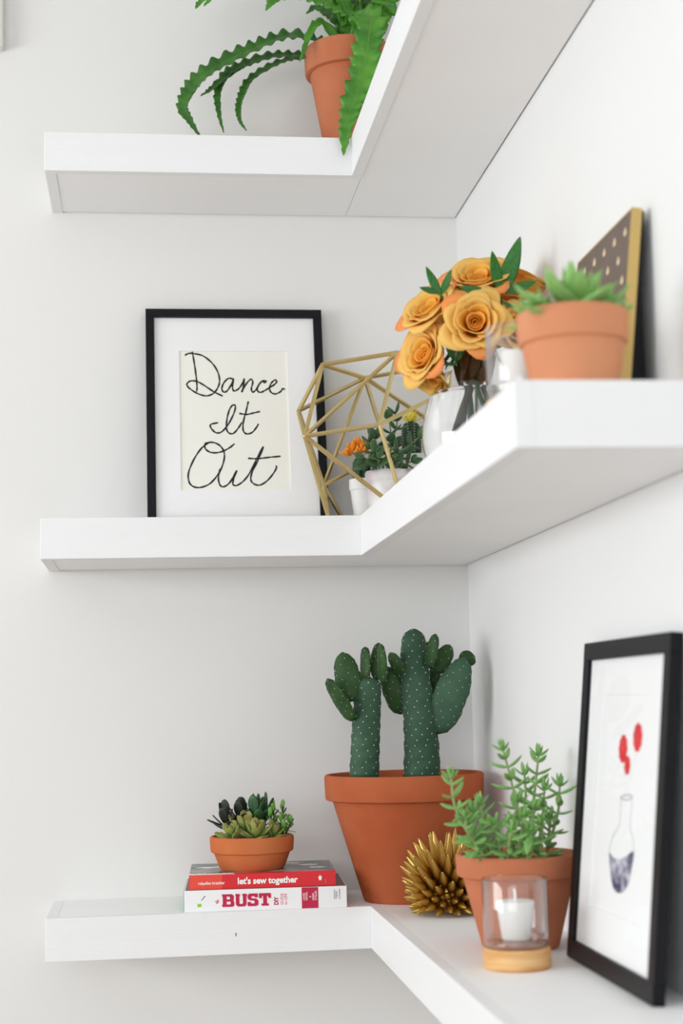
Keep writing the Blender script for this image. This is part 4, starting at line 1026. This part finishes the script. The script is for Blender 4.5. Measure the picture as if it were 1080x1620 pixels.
# ------------------------------------------------------------------ sedum pot
sd = thing('potted_sedum', 'terracotta pot of upright green sedum in front of the framed flower print', 'plant', (-.083, -.640, ZB))
pot_parts(sd, .0465, .0665, .0740, .1115, .027, 'terra', soil_drop=.010, n=64)
slf = leaf_solid(lambda t: .175*math.sin(PI*min(1, t*.96+.03))**.65*(1-.25*t)+.01, lambda t: .10*math.sin(PI*min(1, t+.05))**.5+.012, .14, 8, 8, .45)
slm = mesh('leaf', slf[0], slf[1], 'sedum', True)
sst = [[(-0.151,-0.69,1.3079),(-0.1599,-0.7,1.3354),(-0.1726,-0.71,1.3628),(-0.1756,-0.715,1.3904)], [(-0.1271,-0.67,1.3053),(-0.1304,-0.68,1.331),(-0.1354,-0.68,1.356)],
 [(-0.0965,-0.64,1.3016),(-0.0841,-0.645,1.3405),(-0.0887,-0.645,1.3798),(-0.0974,-0.645,1.4183)], [(-0.0716,-0.62,1.299),(-0.0549,-0.61,1.3492),(-0.0483,-0.605,1.3807),(-0.044,-0.605,1.4087)],
 [(-0.0519,-0.64,1.302),(-0.0334,-0.645,1.3389),(-0.0303,-0.65,1.3734)], [(-0.0803,-0.69,1.3054),(-0.0836,-0.712,1.3187),(-0.0863,-0.722,1.328)],
 [(-0.0951,-0.66,1.3033),(-0.0913,-0.675,1.339),(-0.0897,-0.68,1.3584)], [(-0.0552,-0.62,1.3004),(-0.0455,-0.62,1.3376),(-0.0422,-0.62,1.3673)],
 [(-0.0858,-0.68,1.3048),(-0.0794,-0.69,1.3282),(-0.0729,-0.695,1.3493)], [(-0.1412,-0.69,1.3075),(-0.1554,-0.705,1.3262),(-0.1597,-0.71,1.3436)],
 [(-0.1196,-0.69,1.3068),(-0.1193,-0.7,1.3227),(-0.1274,-0.712,1.3352)], [(-0.0733,-0.61,1.2982),(-0.0604,-0.595,1.3525),(-0.059,-0.59,1.3854)],
 [(-0.0549,-0.66,1.3039),(-0.0507,-0.67,1.3219),(-0.0504,-0.675,1.3376)], [(-0.1101,-0.7,1.3073),(-0.1093,-0.715,1.318),(-0.1081,-0.72,1.3277)],
 [(-0.1331,-0.67,1.3055),(-0.1444,-0.69,1.3266),(-0.1457,-0.695,1.3497)], [(-0.0685,-0.69,1.305),(-0.0686,-0.705,1.3214),(-0.0704,-0.71,1.3332)], [(-0.0961,-0.69,1.306),(-0.093,-0.705,1.3241),(-0.0916,-0.71,1.3414)]]
r_ = random.Random(31)
for si, s in enumerate(sst):
    P0 = rel(sd, s); b0 = vec((P0[0][0], P0[0][1], 0)); b0 *= min(1, .050/max(1e-6, np.linalg.norm(b0))); P0[0] = b0+vec((0, 0, .098)); k = 24; P = spline(P0, k)
    Ls = [0]
    for i in range(k-1): Ls.append(Ls[-1]+np.linalg.norm(P[i+1]-P[i]))
    so = part('stem', tube(P, [.0021*(1-.35*i/k) for i in range(k)], 7), 'sedum_stem', sd, True)
    sp_ = .0122; nn = max(2, int((Ls[-1]-.006)/sp_))
    for q in range(nn+1):
        d_ = Ls[-1]-q*sp_*(.8+.2*min(1, q/3)); i = max(1, min(k-1, int(np.searchsorted(Ls, d_)))); p = P[i]; T = nrm(P[i]-P[i-1])
        u = nrm(np.cross(T, (0.3, -.8, .4))); w = np.cross(T, u); a0 = si+q*PI/2*1.06
        if q == 0:
            for m_ in range(6):
                a = a0+2*PI*m_/6; e = .40 if m_ % 2 else 1.05
                d = math.sin(e)*(math.cos(a)*u+math.sin(a)*w)+math.cos(e)*T
                put('leaf', slm, so, aim(p, d, T, .0165*r_.uniform(.85, 1.1)))
        else:
            if p[2] < .108: continue
            for sgn in (0, PI):
                a = a0+sgn; e = 1.18+.03*q
                d = nrm(math.sin(e)*(math.cos(a)*u+math.sin(a)*w)+math.cos(e)*T)
                put('leaf', slm, so, aim(p, d, T, .0225*r_.uniform(.85, 1.2)))
a_, b_ = rel(sd, [(-0.0858,-0.722,1.3252),(-0.0957,-0.735,1.3006)])
put('leaf', slm, sd, aim(a_, b_-a_, (0, -.9, .5), np.linalg.norm(b_-a_)))
